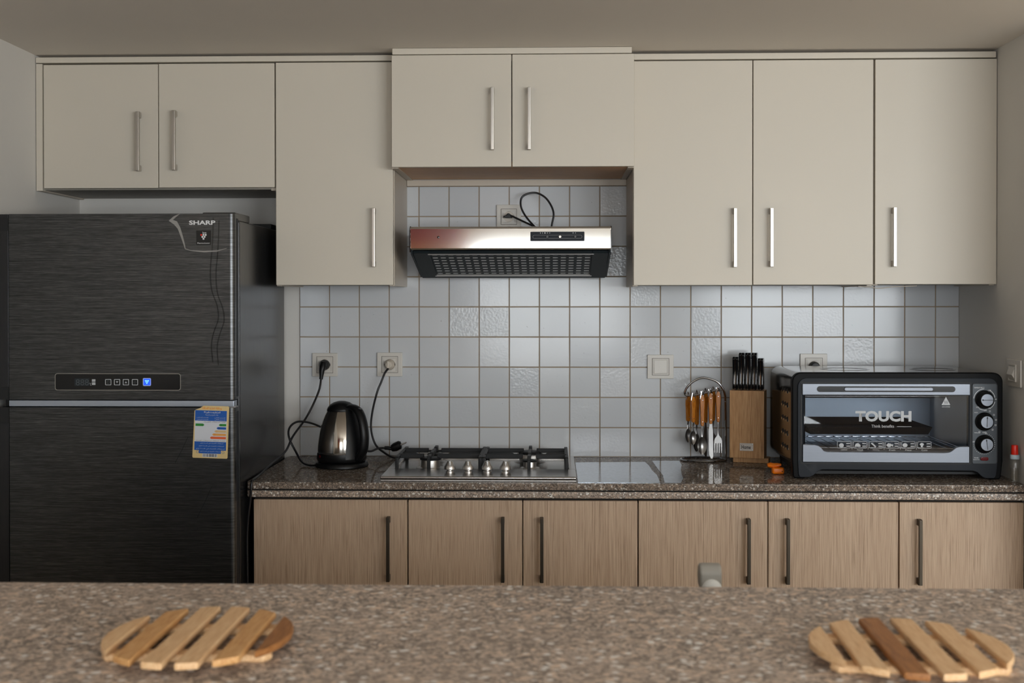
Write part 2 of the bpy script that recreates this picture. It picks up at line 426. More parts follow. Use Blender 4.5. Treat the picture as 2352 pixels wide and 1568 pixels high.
for i, (x0, x1, z0, z1) in enumerate(WIN):
    w = bpy.data.objects.new('window_%d' % (i+1), None); COL.objects.link(w); w.location = (x0, REAR-0.05, z0); ORG[w.name] = Vector(w.location); struct(w)
    n = 2 if i == 0 else 4
    fr = MB().ring([(x0, z0), (x1, z0), (x1, z1), (x0, z1)], [(x0+.05, z0+.05), (x1-.05, z0+.05), (x1-.05, z1-.05), (x0+.05, z1-.05)], 'y', REAR-0.08, REAR-0.03)
    for k in range(1, n):
        xm = x0 + (x1-x0)*k/n; fr.box(xm-.03, xm+.03, REAR-0.08, REAR-0.03, z0+.05, z1-.05)
    fr.build('window_frame', M_frame, w)
    for k in range(n):
        xa, xb = x0 + (x1-x0)*k/n + .03, x0 + (x1-x0)*(k+1)/n - .03
        MB().box(xa, xb, REAR-0.057, REAR-0.053, z0+.05, z1-.05).build('pane', M_pane, w)

# tiled splashback: grout bed and single tiles, all parts of the back wall
gb = MB().box(0.0, WR, 0.003, 0.0065, 0.9, 1.4985).box(0.36, 1.088, 0.003, 0.0065, 1.4985, 1.81)
gb.build('grout_bed', M_grout, wall_back)
TILES = {}
for c in range(22):
    for r in range(-1, 8):
        if r > 4 and not (3 <= c <= 10): continue
        x0, x1 = 0.1*c + 0.0014, min(0.1*(c+1), WR) - 0.0014
        z0, z1 = 0.997 + 0.1*r + 0.0014, 0.997 + 0.1*(r+1) - 0.0014
        if r == -1: z0 = 0.9015
        if c == 21: x1 = WR - 0.0005
        key = (round(x1-x0, 4), round(z1-z0, 4))
        if key not in TILES:
            hx, hz = key[0]/2, key[1]/2
            b = 0.0010
            vs = [(-hx,.006,-hz),(hx,.006,-hz),(hx,.006,hz),(-hx,.006,hz), (-hx,.0014,-hz),(hx,.0014,-hz),(hx,.0014,hz),(-hx,.0014,hz),
                  (-hx+b,0,-hz+b),(hx-b,0,-hz+b),(hx-b,0,hz-b),(-hx+b,0,hz-b)]
            fs = [[i, (i+1) % 4, 4+(i+1) % 4, 4+i] for i in range(4)] + [[4+i, 4+(i+1) % 4, 8+(i+1) % 4, 8+i] for i in range(4)] + [[8, 9, 10, 11]]
            o = MB().add(vs, fs).build('tile', M_tile, wall_back, at=(0, 0, 0), angle=15); TILES[key] = o.data
        else:
            o = bpy.data.objects.new('tile', TILES[key]); COL.objects.link(o); o.parent = wall_back
        o.location = ((x0+x1)/2, 0.0, (z0+z1)/2)
        o.rotation_euler = (random.gauss(0, 0.0035), random.gauss(0, 0.003), random.gauss(0, 0.0035))

# ------------------------------------------------------------------ upper cabinets
def bar_handle(parent, x, yd, z0, z1, m, depth=0.028, w=0.0095):
    """square bar pull on two square feet, standing off a door whose face is at yd"""
    b = MB().box(x-w/2, x+w/2, yd-depth, yd-depth+0.009, z0, z1)
    b.box(x-w/2, x+w/2, yd-depth+0.009, yd, z1-0.018, z1).box(x-w/2, x+w/2, yd-depth+0.009, yd, z0, z0+0.018)
    return b.build('handle', m, parent, bevel=0.0012, seg=2)
def door(parent, x0, x1, z0, z1, yf, m, hx=None, hz=None, hm=None, dy=0.0):
    d = MB().box(x0, x1, yf, yf+0.018, z0, z1).build('door', m, parent, bevel=0.002, seg=2)
    if hx is not None: bar_handle(d, hx, yf, hz[0], hz[1], hm)
    return d
YF = -0.352
def carcass(parent, x0, x1, z0, z1, yf, m=None, under=None):
    """open-front box of panels: two sides, top, bottom, back"""
    m = m or M_carc; t = 0.016; yb = -0.001
    MB().box(x0, x0+t, yf, yb, z0, z1).build('side_panel', m, parent, bevel=0.0008, seg=1)
    MB().box(x1-t, x1, yf, yb, z0, z1).build('side_panel', m, parent, bevel=0.0008, seg=1)
    MB().box(x0+t, x1-t, yf, yb, z1-t, z1).build('top_panel', m, parent)
    MB().box(x0+t, x1-t, yf+0.001, yb, z0+0.004, z0+0.004+t).build('bottom_panel', under or M_under, parent)
    MB().box(x0+t, x1-t, yb-0.006, yb, z0+0.004+t, z1-t).build('back_panel', m, parent)

GU = 'cream wall cabinets along the top of the kitchen'
ca = thing('wall_cabinet', 'low two-door cream wall cabinet above the black fridge', 'cabinet', (-0.37, 0, 1.756), GU)
carcass(ca, WL+0.002, -0.0035, 1.756, 2.1455, YF+0.02)
MB().box(WL+0.002, -0.7215, YF-0.002, YF+0.02, 1.756, 2.1455).build('filler_strip', M_cream, ca, bevel=0.0015)
door(ca, -0.7185, -0.3635, 1.7635, 2.1425, YF, M_cream, -0.4192, (1.8142, 1.9943), M_nickel)
door(ca, -0.361, -0.0045, 1.7645, 2.1435, YF, M_cream, -0.3082, (1.8165, 1.9978), M_nickel)
cb = thing('wall_cabinet', 'tall single-door cream wall cabinet between fridge and range hood', 'cabinet', (0.18, 0, 1.463), GU)
carcass(cb, -0.0025, 0.361, 1.463, 2.1455, YF+0.02)
door(cb, -0.0005, 0.3585, 1.466, 2.1445, YF, M_cream, 0.302, (1.5211, 1.699), M_nickel)
tag(MB().box(WL+0.002, 0.358, YF-0.004, -0.05, 2.1475, 2.165).build('cornice_board', M_cream, at=(-0.2, YF, 2.1475), bevel=0.002),
    'cream cornice board on the cabinets left of the hood, nearest the fridge', 'cornice', 'cornice boards under the ceiling')
YC = -0.42
cc = thing('wall_cabinet', 'two-door cream wall cabinet above the range hood, standing proud of the others', 'cabinet', (0.725, 0, 1.8155), GU)
MB().box(0.3625, 0.3805, YC+0.02, -0.001, 1.8155, 2.1515).build('side_panel', M_carc, cc)
MB().box(1.0690, 1.0865, YC+0.02, -0.001, 1.8155, 2.1515).build('side_panel', M_carc, cc)
MB().box(0.3805, 1.0690, YC+0.021, -0.016, 1.8185, 1.8345).build('bottom_panel', M_hoodwood, cc, label='brown wooden underside board')
MB().box(0.3805, 1.0690, YC+0.02, -0.001, 2.1355, 2.1515).build('top_panel', M_carc, cc)
MB().box(0.362, 1.087, -0.016, -0.001, 1.797, 1.8165).build('back_rail', M_carc, cc, bevel=0.001)
door(cc, 0.3632, 0.7215, 1.8175, 2.1515, YC, M_cream, 0.6653, (1.8662, 2.0504), M_nickel)
door(cc, 0.7240, 1.0866, 1.8175, 2.1515, YC, M_cream, 0.7749, (1.8659, 2.0499), M_nickel)
tag(MB().box(0.3655, 1.0795, YC-0.002, -0.05, 2.153, 2.1715).build('cornice_board', M_cream, at=(0.72, YC, 2.153), bevel=0.002),
    'short cream cornice board with brown grime above the hood cabinet', 'cornice', 'cornice boards under the ceiling')
cd = thing('wall_cabinet', 'tall two-door cream wall cabinet right of the range hood', 'cabinet', (1.45, 0, 1.4625), GU)
carcass(cd, 1.0875, 1.8095, 1.4615, 2.1435, YF+0.02)
door(cd, 1.0890, 1.4465, 1.4645, 2.1420, YF, M_cream, 1.3918, (1.5183, 1.6958), M_nickel)
door(cd, 1.4490, 1.8080, 1.4655, 2.1420, YF, M_cream, 1.5008, (1.5196, 1.6957), M_nickel)
ce = thing('wall_cabinet', 'tall single-door cream wall cabinet in the right corner above the oven', 'cabinet', (1.99, 0, 1.4625), GU)
carcass(ce, 1.8105, WR-0.0015, 1.4635, 2.1435, YF+0.02)
door(ce, 1.8135, WR-0.0015, 1.4665, 2.1420, YF, M_cream, 1.8666, (1.5195, 1.6963), M_nickel)
# the peeling edge strip hanging below the corner cabinet
MB().tube(spline([(1.765, YF+0.012, 1.4605), (1.80, YF+0.012, 1.4585), (1.83, YF+0.012, 1.4545), (1.87, YF+0.012, 1.459), (1.94, YF+0.012, 1.4622)], 6), [(0.0013, 0.008)]*25, 6, flat=(0, 0, 1)).build('peeling_strip', M_carc, ce, label='loose cream edge strip bending down')
tag(MB().box(1.0885, 2.171, YF-0.004, -0.05, 2.1450, 2.1635).build('cornice_board', M_cream, at=(1.6, YF, 2.145), bevel=0.002),
    'long cream cornice board on the cabinets right of the hood', 'cornice', 'cornice boards under the ceiling')

# ------------------------------------------------------------------ base cabinets and worktop
YB = -0.58
GB = 'oak base cabinets under the granite worktop'
def base_unit(x0, x1, label, doors):
    u = thing('base_cabinet', label, 'cabinet', ((x0+x1)/2, -0.3, 0), GB); t = 0.016
    MB().box(x0, x0+t, YB+0.02, -0.002, 0.1, 0.838).build('side_panel', M_oak, u)
    MB().box(x1-t, x1, YB+0.02, -0.002, 0.1, 0.838).build('side_panel', M_oak, u)
    MB().box(x0+t, x1-t, YB+0.02, -0.002, 0.1, 0.116).build('bottom_panel', M_oak, u)
    MB().box(x0, x1, YB+0.02, YB+0.1, 0.838, 0.8555).build('front_rail', M_dark, u)
    MB().box(x0, x1, YB+0.06, YB+0.075, 0.0, 0.1).build('plinth', M_oak, u)
    for (a, b, hx) in doors: door(u, a, b, 0.105, 0.8475, YB, M_oak, hx, (0.617, 0.801), M_bronze)
    return u
base_unit(-0.0175, 0.4285, 'single-door oak base cabinet beside the fridge', [(-0.0165, 0.4270, 0.3742)])
base_unit(0.4290, 1.0870, 'two-door oak base cabinet below the gas hob', [(0.4305, 0.7572, 0.7021), (0.7596, 1.0858, 0.8135)])
base_unit(1.0880, 1.8235, 'two-door oak base cabinet below the cutlery stand and knife block', [(1.0892, 1.4545, 1.3988), (1.4570, 1.8225, 1.5088)])
base_unit(1.8245, WR-0.001, 'single-door oak base cabinet below the oven in the right corner', [(1.8262, WR-0.003, 1.8786)])
wt = thing('worktop', 'polished brown granite worktop along the tiled wall', 'worktop', (1.07, -0.3, 0.857))
o = [(-0.0345, -0.001), (-0.0345, -0.585), (-0.030, -0.595), (-0.020, -0.600), (WR-0.0005, -0.600), (WR-0.0005, -0.001)]
MB().prism(o, 'z', 0.8795, 0.900).build('slab', M_granite, wt, bevel=0.003, seg=2)
MB().prism([(x, max(y, -0.598)) for x, y in o], 'z', 0.876, 0.8795).build('joint', M_dark, wt)
MB().prism(o, 'z', 0.8565, 0.876).build('edge_strip', M_granedge, wt, bevel=0.003, seg=2)

# ------------------------------------------------------------------ fridge
FR, FL, FT = -0.0395, -0.716, 1.6617
fd = -0.70
fridge = thing('fridge', 'black brushed-metal two-door fridge freezer against the left wall', 'fridge', (-0.375, -0.35, 0))
MB().box(FL+0.004, FR, -0.645, -0.05, 0.06, 1.645).build('body', M_fside, fridge, bevel=0.006)
MB().box(FL+0.03, FR-0.02, -0.62, -0.08, 0.0, 0.06).build('foot_base', M_blackm, fridge)
def fridge_door(z0, z1):
    o = [(FL+0.0395, fd), (FR-0.014, fd), (FR-0.008, fd+0.0015), (FR-0.003, fd+0.006), (FR-0.001, fd+0.013), (FR-0.001, -0.652), (FL+0.0395, -0.652)]
    d = MB().prism(o, 'z', z0, z1).build('door', M_fridge, fridge, bevel=0.0015)
    MB().box(FL, FL+0.036, fd+0.006, -0.652, z0, z1).build('grip_column', M_fside, d, bevel=0.002)
    MB().box(FR-0.0045, FR-0.0002, fd+0.022, -0.656, z0+0.008, z1-0.012).build('side_trim', M_slate, d, bevel=0.001)
    return d
du = fridge_door(1.1425, FT)
dl = fridge_door(0.08, 1.1215)
MB().box(FL+0.01, FR-0.01, -0.655, -0.642, 0.08, FT-0.01).build('door_seal', M_blackm, fridge)
MB().box(FL+0.037, FR-0.004, fd+0.004, -0.66, 1.1235, 1.1405).build('chrome_strip', M_strip, fridge, bevel=0.002)
for za, zb in ((1.615, 1.652), (1.142, 1.178)):
    MB().box(FL+0.0005, FL+0.037, fd+0.0052, fd+0.02, za, zb).build('grip_recess', M_blackm, du)
MB().box(FL+0.0005, FL+0.037, fd+0.0052, fd+0.02, 1.075, 1.1205).build('grip_recess', M_blackm, dl)
MB().box(FR-0.10, FR-0.006, -0.665, -0.50, 1.6455, 1.667).build('hinge_cover', M_fside, fridge, bevel=0.003)
MB().box(FL+0.1, FR-0.01, -0.2, -0.06, 1.6455, 1.662).build('rear_vent', M_blackm, fridge, bevel=0.003)
MB().box(FR-0.03, FR-0.001, fd+0.01, -0.66, 1.1215, 1.1245).build('hinge_plate', M_steel, fridge)
# control panel
pn = MB().prism(rrect(-0.545, -0.193, 1.1705, 1.2150, 0.006), 'y', fd-0.0005, fd+0.004).build('control_panel', M_blackg, du, bevel=0.0004, seg=1)
MB().ring(rrect(-0.5465, -0.1915, 1.169, 1.2165, 0.007), rrect(-0.545, -0.193, 1.1705, 1.2150, 0.006), 'y', fd-0.0007, fd+0.002).build('panel_rim', M_grey, du)
def f2(px, py): return (-0.6799 + (px-18)*0.0012285, 1.1402 + (918-py)*0.00122)
def fbox(p, q, m, name, y, parent, r=0.0):
    (x0, z1), (x1, z0) = f2(*p), f2(*q)
    b = MB().prism(rrect(x0, x1, z0, z1, r), 'y', y-0.0003, y+0.0006) if r else MB().box(x0, x1, y-0.0003, y+0.0006, z0, z1)
    return b.build(name, m, parent)
py = fd - 0.0007
fbox((172, 867), (206, 884), M_lcd, 'display', py, du)
(x0, z1), (x1, z0) = f2(175, 869), f2(205, 883)
text('888', x0, x1, z0, z1, py-0.0006, M_seg, du)
(x0, z1), (x1, z0) = f2(206, 877), f2(211, 883); text('°C', x0, x1, z0, z1, py-0.0004, M_print, du)
fbox((212, 869), (220, 874.5), M_print, 'status_mark', py, du); fbox((212, 876), (220, 882), M_print, 'status_mark', py, du)
for i, px in enumerate((249.5, 269.8, 290, 310.8)):
    (xa, za), (xb, zb) = f2(px-7, 868.5), f2(px+7, 882.5)
    MB().ring(rrect(xa, xb, zb, za, 0.002), rrect(xa+.0018, xb-.0018, zb+.0018, za-.0018, 0.001), 'y', py-0.0004, py+0.0004).build('button', M_print, du)
    cx, cz = (xa+xb)/2, (za+zb)/2; r = 0.0032
    if i == 1: MB().prism([(cx-r, cz+r*.8), (cx, cz-r*.8), (cx+r, cz+r*.8)], 'y', py-0.0004, py+0.0002).build('arrow_mark', M_print, du)
    elif i == 2: MB().prism([(cx-r, cz-r*.8), (cx+r, cz-r*.8), (cx, cz+r*.8)], 'y', py-0.0004, py+0.0002).build('arrow_mark', M_print, du)
    elif i == 0: MB().ring(rrect(cx-r, cx+r, cz-r*1.2, cz+r*1.2, .0005), rrect(cx-r*.7, cx+r*.7, cz-r*.9, cz+r*.9, .0004), 'y', py-0.0004, py+0.0002).build('key_mark', M_seg, du)
    else: MB().ring(circ(cx, cz, r), circ(cx, cz, r*.7), 'y', py-0.0004, py+0.0002).build('key_mark', M_seg, du)
(xa, za), (xb, zb) = f2(329, 866), f2(347.5, 884)
MB().prism(rrect(xa, xb, zb, za, 0.003), 'y', py-0.0002, py+0.0004).build('lit_button', M_bluelamp, du, label='glowing blue square button')
MB().ring(rrect(xa, xb, zb, za, 0.003), rrect(xa+.0018, xb-.0018, zb+.0018, za-.0018, 0.002), 'y', py-0.0006, py+0.0004).build('lit_button_rim', M_lblue, du)
cx, cz = (xa+xb)/2, (za+zb)/2
def grape(parent, cx, cz, p, r, y, mats, name):
    k = 0
    for row, n in enumerate((3, 2, 1)):
        for i in range(n):
            MB().prism(circ(cx + (i-(n-1)/2)*p, cz + p*0.85 - row*p*0.86, r, 12), 'y', y-0.0004, y).build(name, mats[k % len(mats)], parent); k += 1
grape(du, cx, cz, 0.0042, 0.0014, py-0.0003, [M_bluedot], 'light_dot')
# brand lettering, ion badge and the torn clear film round them
(x0, z1), (x1, z0) = f2(436, 506.5), f2(496, 516.5)
text('SHARP', x0, x1, z0, z1, fd-0.0016, M_white, du, bold=0.03)
(x0, z1), (x1, z0) = f2(452.5, 529.5), f2(486, 562)
MB().box(x0, x1, fd-0.0012, fd, z0, z1).build('ion_badge', M_blackg, du)
cx = (x0+x1)/2
grape(du, cx-0.0005, z1-0.0175, 0.0062, 0.0026, fd-0.0012, [M_red, M_white, M_white, M_white, M_white, M_white], 'badge_dot')
text('Ion', cx-0.003, cx+0.0075, z1-0.009, z1-0.003, fd-0.0016, M_white, du)
text('Plasmacluster', x0+0.003, x1-0.003, z0+0.003, z0+0.0065, fd-0.0016, M_white, du)
film = [f2(*p) for p in ((416, 491), (400, 500), (394, 507), (410, 515), (420, 540), (426, 571), (440, 575), (470, 577.5), (500, 576), (522, 570), (525, 540), (525, 491))]
MB().prism(film, 'y', fd-0.0010, fd-0.0004).build('protective_film', M_film, du, label='clear torn protective film corner')
def strip(pts, wd, y, name, m, parent):
    P = [Vector((p[0], 0, p[1])) for p in pts]; out_a = []; out_b = []
    for i, p in enumerate(P):
        t = (P[min(i+1, len(P)-1)] - P[max(i-1, 0)]).normalized(); n = Vector((-t.z, 0, t.x)); w = wd[i] if isinstance(wd, list) else wd
        out_a.append((p+n*w/2)); out_b.append((p-n*w/2))
    n = len(P); vs = [(q.x, y, q.z) for q in out_a] + [(q.x, y, q.z) for q in out_b]
    return MB().add(vs, [[i, i+1, n+i+1, n+i] for i in range(n-1)]).build(name, m, parent)
strip([f2(*p) for p in ((415, 491), (402, 499), (394, 506), (405, 512), (413, 524), (420, 545), (425, 562), (427, 571))], [.001, .006, .012, .012, .008, .006, .004, .002], fd-0.0013, 'film_crease', M_crease, du)
strip([f2(*p) for p in ((427, 571), (440, 575), (470, 577.5), (500, 576), (522, 570))], [.002, .002, .004, .003, .001], fd-0.0013, 'film_crease', M_crease, du)
# wavy dark wrinkles left in the film down the right of the upper door
M_wrink = mat('film_wrinkle', rgb(16, 16, 18), 0.3, Alpha=0.45)
for off in (0, 13):
    strip([Vector(p) for p in spline([(*f2(a+off, b+off*.5), 0) for a, b in ((491, 500), (489, 560), (484, 620), (487, 665), (499, 700), (502, 730), (492, 760), (486, 790), (489, 830))], 4)], 0.0035, fd-0.0008, 'film_wrinkle', M_wrink, du)
# scratches on the lower door
for (a, b) in (((432, 1000), (402, 1060)), ((486, 1113), (452, 1185)), ((28, 943), (36, 943)), ((24, 937), (29, 937.4)), ((320, 826), (330, 833))):
    strip([f2(*a), f2((a[0]+b[0])/2+1, (a[1]+b[1])/2), f2(*b)], 0.0011, fd-0.0004, 'scratch', M_slate, dl if a[1] > 930 else du)
# energy label on the lower door, built flat and turned a touch clockwise
el = thing('energy_label', 'tan and blue paper energy label stuck on the lower fridge door', 'label', (-0.108, fd-0.0008, 1.055))
LR = Matrix.Translation((-0.1075, 0, 1.0535)) @ Matrix.Rotation(math.radians(1.6), 4, 'Y')
def lb(u0, u1, v0, v1, m, name, lay, pts=None):          # label units: 0..100 across, 0..146 up
    k = 0.001; y = fd - 0.0006 - 0.00025*lay
    P = pts if pts else [(u0, v0), (u1, v0), (u1, v1), (u0, v1)]
    return MB().prism([((u-50)*k, (v-73)*k) for u, v in P], 'y', y, y+0.0004).xf(LR).build(name, m, el)
lb(0, 0, 0, 0, M_label['tan'], 'sheet', 0, [(2, 0), (97, 0), (99, 3), (100, 143), (98, 146), (28, 146), (20, 140), (6, 134), (3, 131), (0, 3)])
lb(5, 94, 104, 133, M_label['blue'], 'header_panel', 1)
lb(5, 94, 46, 104, M_label['white'], 'rating_panel', 1)
lb(0, 0, 0, 0, M_label['blue'], 'footer_panel', 1, [(5, 46), (94, 46), (94, 22), (80, 22), (80, 13), (18, 13), (18, 22), (5, 22)])
lb(28, 70, 3, 13, M_label['white'], 'barcode_panel', 1)
x = 30
while x < 68:
    w = random.choice((0.8, 1.2, 2.0)); lb(x, x+w, 4, 12, M_label['ink'], 'barcode_bar', 2); x += w + random.choice((0.9, 1.4, 2.0))
for i, (u, c) in enumerate(((72, 'green'), (66, 'blue'), (60, 'sand'), (54, 'amber'), (48, 'rust'))):
    v = 90 - i*9
    lb(0, 0, 0, 0, M_label[c], 'rating_arrow', 2, [(u, v+3.2), (u+4, v), (93, v), (93, v+6.6), (u+4, v+6.6)])
lb(0, 0, 0, 0, M_label['green'], 'rating_arrow', 2, [(7, 89), (28, 89), (32, 92.5), (28, 96), (7, 96)])
for u in (14, 86): MB().ring([((a-50)*.001, (b-73)*.001) for a, b in circ(u, 17, 4, 16)], [((a-50)*.001, (b-73)*.001) for a, b in circ(u, 17, 2.6, 16)], 'y', fd-0.0012, fd-0.0008).xf(LR).build('round_mark', M_grey, el)
def lt(s, u0, u1, v0, v1, m, bold=0.0):
    text(s, (u0-50)*.001, (u1-50)*.001, (v0-73)*.001, (v1-73)*.001, fd-0.0014, m, el, bold=bold, M=LR)
lt(arabic('بطاقة كفاءة الطاقة'), 24, 80, 135, 143, M_label['orange'], 0.02)
lt('10 ' + arabic('قدم نوفروست بابين'), 30, 76, 124, 131, M_label['white'], 0.02)
lt(arabic('بيانات المنتج من الشركة'), 34, 70, 118, 122.5, M_label['white'])
for v in (111, 105.5):
    lt(arabic('الحجم الكلي'), 60, 90, v, v+3.5, M_label['white']); lt(arabic('الحجم الصافي'), 10, 42, v, v+3.5, M_label['white'])
lt(arabic('كفاءة استهلاك الكهرباء'), 30, 92, 99, 103, M_label['ink']); lt(arabic('كفاءة الطاقة استهلاك كهرباء'), 8, 92, 47.5, 50.5, M_label['ink'])
for i, (a, b) in enumerate(((22, 86), (18, 88), (10, 90), (22, 78))): lt(arabic('استهلاك الكهرباء في السنة كيلو'), a, b, 39.5 - i*7.6, 43.2 - i*7.6, M_label['white'])
for s, u, v in (('A', 78, 91.3), ('B', 72, 82.3), ('C', 66, 73.3), ('D', 60, 64.3), ('E', 54, 55.3), ('A', 24, 90.5)): lt(s, u, u+3, v, v+4, M_label['ink'] if s in 'AB' else M_label['rust'])

# ------------------------------------------------------------------ range hood
hood = thing('range_hood', 'slim stainless range hood with black filter grille under the cabinet', 'range hood', (0.718, -0.2, 1.49))
HX0, HX1, HY = 0.4185, 1.0180, -0.42
zt_, zf, zb_ = 1.6405, 1.5705, 1.4985
prof = [(-0.001, zt_-0.002), (HY+0.03, zt_-0.002), (HY+0.016, zt_-0.003), (HY+0.016, zf+0.001), (-0.12, zb_+0.002), (-0.001, zb_+0.002)]
MB().prism(prof, 'x', HX0+0.003, HX1-0.003).build('body', M_blackm, hood)
fp = [(HY+0.03, zt_), (HY+0.010, zt_-0.0005), (HY+0.003, zt_-0.0025), (HY, zt_-0.007), (HY, zf+0.004), (HY+0.003, zf), (HY+0.014, zf-0.001)]
MB().prism(fp, 'x', HX0, HX1).build('front_panel', M_mirror, hood, bevel=0.0006, angle=18)
for x0, x1 in ((HX0-0.002, HX0+0.001), (HX1-0.001, HX1+0.002)):
    MB().prism([(HY-0.001, zf-0.008), (HY-0.001, zt_-0.012), (HY+0.01, zt_+0.0005), (HY+0.04, zt_+0.0005), (HY+0.04, zf-0.012)], 'x', x0, x1).build('end_cap', M_blackg, hood)
# sloping underside: local frame u across, w down the slope
A = Vector((0, HY+0.016, zf-0.001)); B = Vector((0, -0.12, zb_)); dn = (B-A); Ls = dn.length; dn.normalize(); nn = Vector((0, dn.z, -dn.y)); nn = nn if nn.z < 0 else -nn
def sl(u, w, h): p = A + dn*w + nn*h; return (u, p.y, p.z)
def slbox(u0, u1, w0, w1, h0, h1, name, m, parent, bevel=0.0):
    v = [sl(u, w, h) for h in (h0, h1) for u, w in ((u0, w0), (u1, w0), (u1, w1), (u0, w1))]
    return MB().add(v, [(0,3,2,1),(4,5,6,7),(0,1,5,4),(1,2,6,5),(2,3,7,6),(3,0,4,7)]).build(name, m, parent, bevel=bevel, seg=1)
gl = slbox(HX0+0.055, HX1-0.055, 0.02, Ls-0.02, 0.0005, 0.002, 'filter_mesh', m_brush('filter_wire', rgb(190, 194, 194), rgb(240, 242, 240), 0.5, 0.1, (260, 260, 260), 0.3, 0.8), hood)
slbox(HX0+0.006, HX0+0.055, 0.004, Ls, 0.0, 0.008, 'filter_frame', M_teal, hood, 0.001)
slbox(HX1-0.055, HX1-0.006, 0.004, Ls, 0.0, 0.008, 'filter_frame', M_teal, hood, 0.001)
slbox(HX0+0.055, HX1-0.055, 0.004, 0.03, 0.0, 0.008, 'filter_frame', M_teal, hood, 0.001)
slbox(HX0+0.055, HX1-0.055, Ls-0.022, Ls, 0.0, 0.008, 'filter_frame', M_teal, hood, 0.001)
slbox(HX0+0.05, HX1-0.05, Ls-0.03, Ls-0.025, 0.004, 0.0095, 'edge_rod', M_steel, hood)
slbox(HX0+0.05, HX1-0.05, 0.014, 0.018, 0.004, 0.0095, 'edge_rod', M_steel, hood)
ga, gb2 = HX0+0.055, HX1-0.055
for i in range(21):
    x = ga + (gb2-ga)*i/20; slbox(x-0.0042, x+0.0042, 0.03, Ls-0.022, 0.002, 0.0032, 'grille_bar', M_teal, hood)
for i in range(9):
    w = 0.03 + (Ls-0.052)*i/8; slbox(ga, gb2, w-0.0075, w+0.0075, 0.002, 0.0030, 'grille_bar', M_teal, hood)
MB().prism([(HY+0.012, zf-0.001), (-0.12, zb_+0.0), (-0.12, zb_-0.004), (HY+0.012, zf-0.012)], 'x', HX0, HX0+0.006).build('side_flange', M_teal, hood)
MB().prism([(HY+0.012, zf-0.001), (-0.12, zb_+0.0), (-0.12, zb_-0.004), (HY+0.012, zf-0.012)], 'x', HX1-0.006, HX1).build('side_flange', M_teal, hood)
# control strip with sliders, and the screw at the other end
hy = HY - 0.0004
def hp(px, py): return (HX0 + (px-942)*(HX1-HX0)/462.0, zt_ - (py-519)*0.0013)
(x0, z1), (x1, z0) = hp(1219, 532), hp(1343, 553.5)
cp = MB().prism(rrect(x0, x1, z0, z1, 0.002), 'y', hy-0.0015, hy+0.004).build('control_strip', M_slate, hood, bevel=0.0006, seg=1)
(xa, za), (xb, zb) = hp(1224, 539.5), hp(1338, 548)
MB().ring(rrect(xa, xb, zb, za, 0.006, 8), rrect(xa+.0016, xb-.0016, zb+.0016, za-.0016, 0.005, 8), 'y', hy-0.0022, hy-0.001).build('slider_track', M_blackg, cp)
for px in (1258, 1287, 1322):
    cx, cz = hp(px, 543.8)
    MB().lathe([(0.0001, 0.004), (0.0034, 0.004), (0.0044, 0.003), (0.0046, 0)], (cx, hy-0.0015, cz), 16, 'y').build('slider_knob', M_mirror if px == 1287 else M_blackg, cp)
for s, px in (('3', 1242), ('2', 1247), ('1', 1252.5), ('0', 1258), ('*', 1263.5), ('o', 1317), ('*', 1322.5)):
    cx, cz = hp(px, 535); text(s, cx-.0014, cx+.0014, cz-.0018, cz+.0018, hy-0.0018, M_white, cp)
cx, cz = hp(1007, 544); MB().lathe([(0.0001, 0.0016), (0.003, 0.0014), (0.0038, 0)], (cx, hy+0.0006, cz), 14, 'y').build('screw', M_blackg, hood)

# ------------------------------------------------------------------ sockets and switches
GS = 'square wall sockets on the splashback'
def socket(x0, x1, z0, z1, label, kind='socket'):
    t = thing('wall_socket' if kind == 'socket' else 'light_switch', label, 'socket' if kind == 'socket' else 'switch', ((x0+x1)/2, 0, (z0+z1)/2), GS if kind == 'socket' else None)
    cx, cz, h = (x0+x1)/2, (z0+z1)/2, (x1-x0)/2; hz = (z1-z0)/2
    MB().box(x0, x1, -0.009, -0.0005, z0, z1).build('cover_plate', M_ivory, t, bevel=0.0018)
    i1 = h*0.66
    MB().ring(rrect(cx-i1, cx+i1, cz-i1, cz+i1, .001, 2), rrect(cx-i1+.0015, cx+i1-.0015, cz-i1+.0015, cz+i1-.0015, .001, 2), 'y', -0.0094, -0.0088).build('seam', mat('seam_grey', rgb(120, 114, 106), 0.6), t)
    i2 = h*0.60
    MB().ring(rrect(cx-i2, cx+i2, cz-i2, cz+i2, .001, 2), rrect(cx-i2*.86, cx+i2*.86, cz-i2*.86, cz+i2*.86, .001, 2), 'y', -0.0108, -0.0085).build('inner_frame', M_ivory, t, bevel=0.0005, seg=1)
    i3 = i2*.84
    if kind == 'socket':
        MB().ring(rrect(cx-i3, cx+i3, cz-i3, cz+i3, .0006, 5), circ(cx, cz, i3*.86, 24)[3:] + circ(cx, cz, i3*.86, 24)[:3], 'y', -0.0112, -0.0085).build('socket_face', M_ivory, t)
        MB().prism(circ(cx, cz, i3*.86), 'y', -0.0092, -0.0085).build('socket_well', M_plugw, t)
        for s in (-1, 1): MB().box(cx+s*i3*.80-.0018, cx+s*i3*.80+.0018, -0.0115, -0.0088, cz-.003, cz+.003).build('earth_clip', M_dark, t)
    else:
        MB().prism([(-0.0135, cz-i3), (-0.0135, cz-i3+.002), (-0.0105, cz+i3), (-0.0085, cz+i3), (-0.0085, cz-i3)], 'x', cx-i3, cx+i3).build('rocker', M_ivory, t, bevel=0.0006, seg=1)
    return t, cx, cz, i3
_, ax, az, ar = socket(0.0439, 0.1284, 1.1655, 1.2436, 'ivory wall socket with a black plug in it, nearest the fridge')
_, bx_, bz_, br = socket(0.2608, 0.3450, 1.1660, 1.2455, 'ivory wall socket with a whitish plug in it, above the kettle')
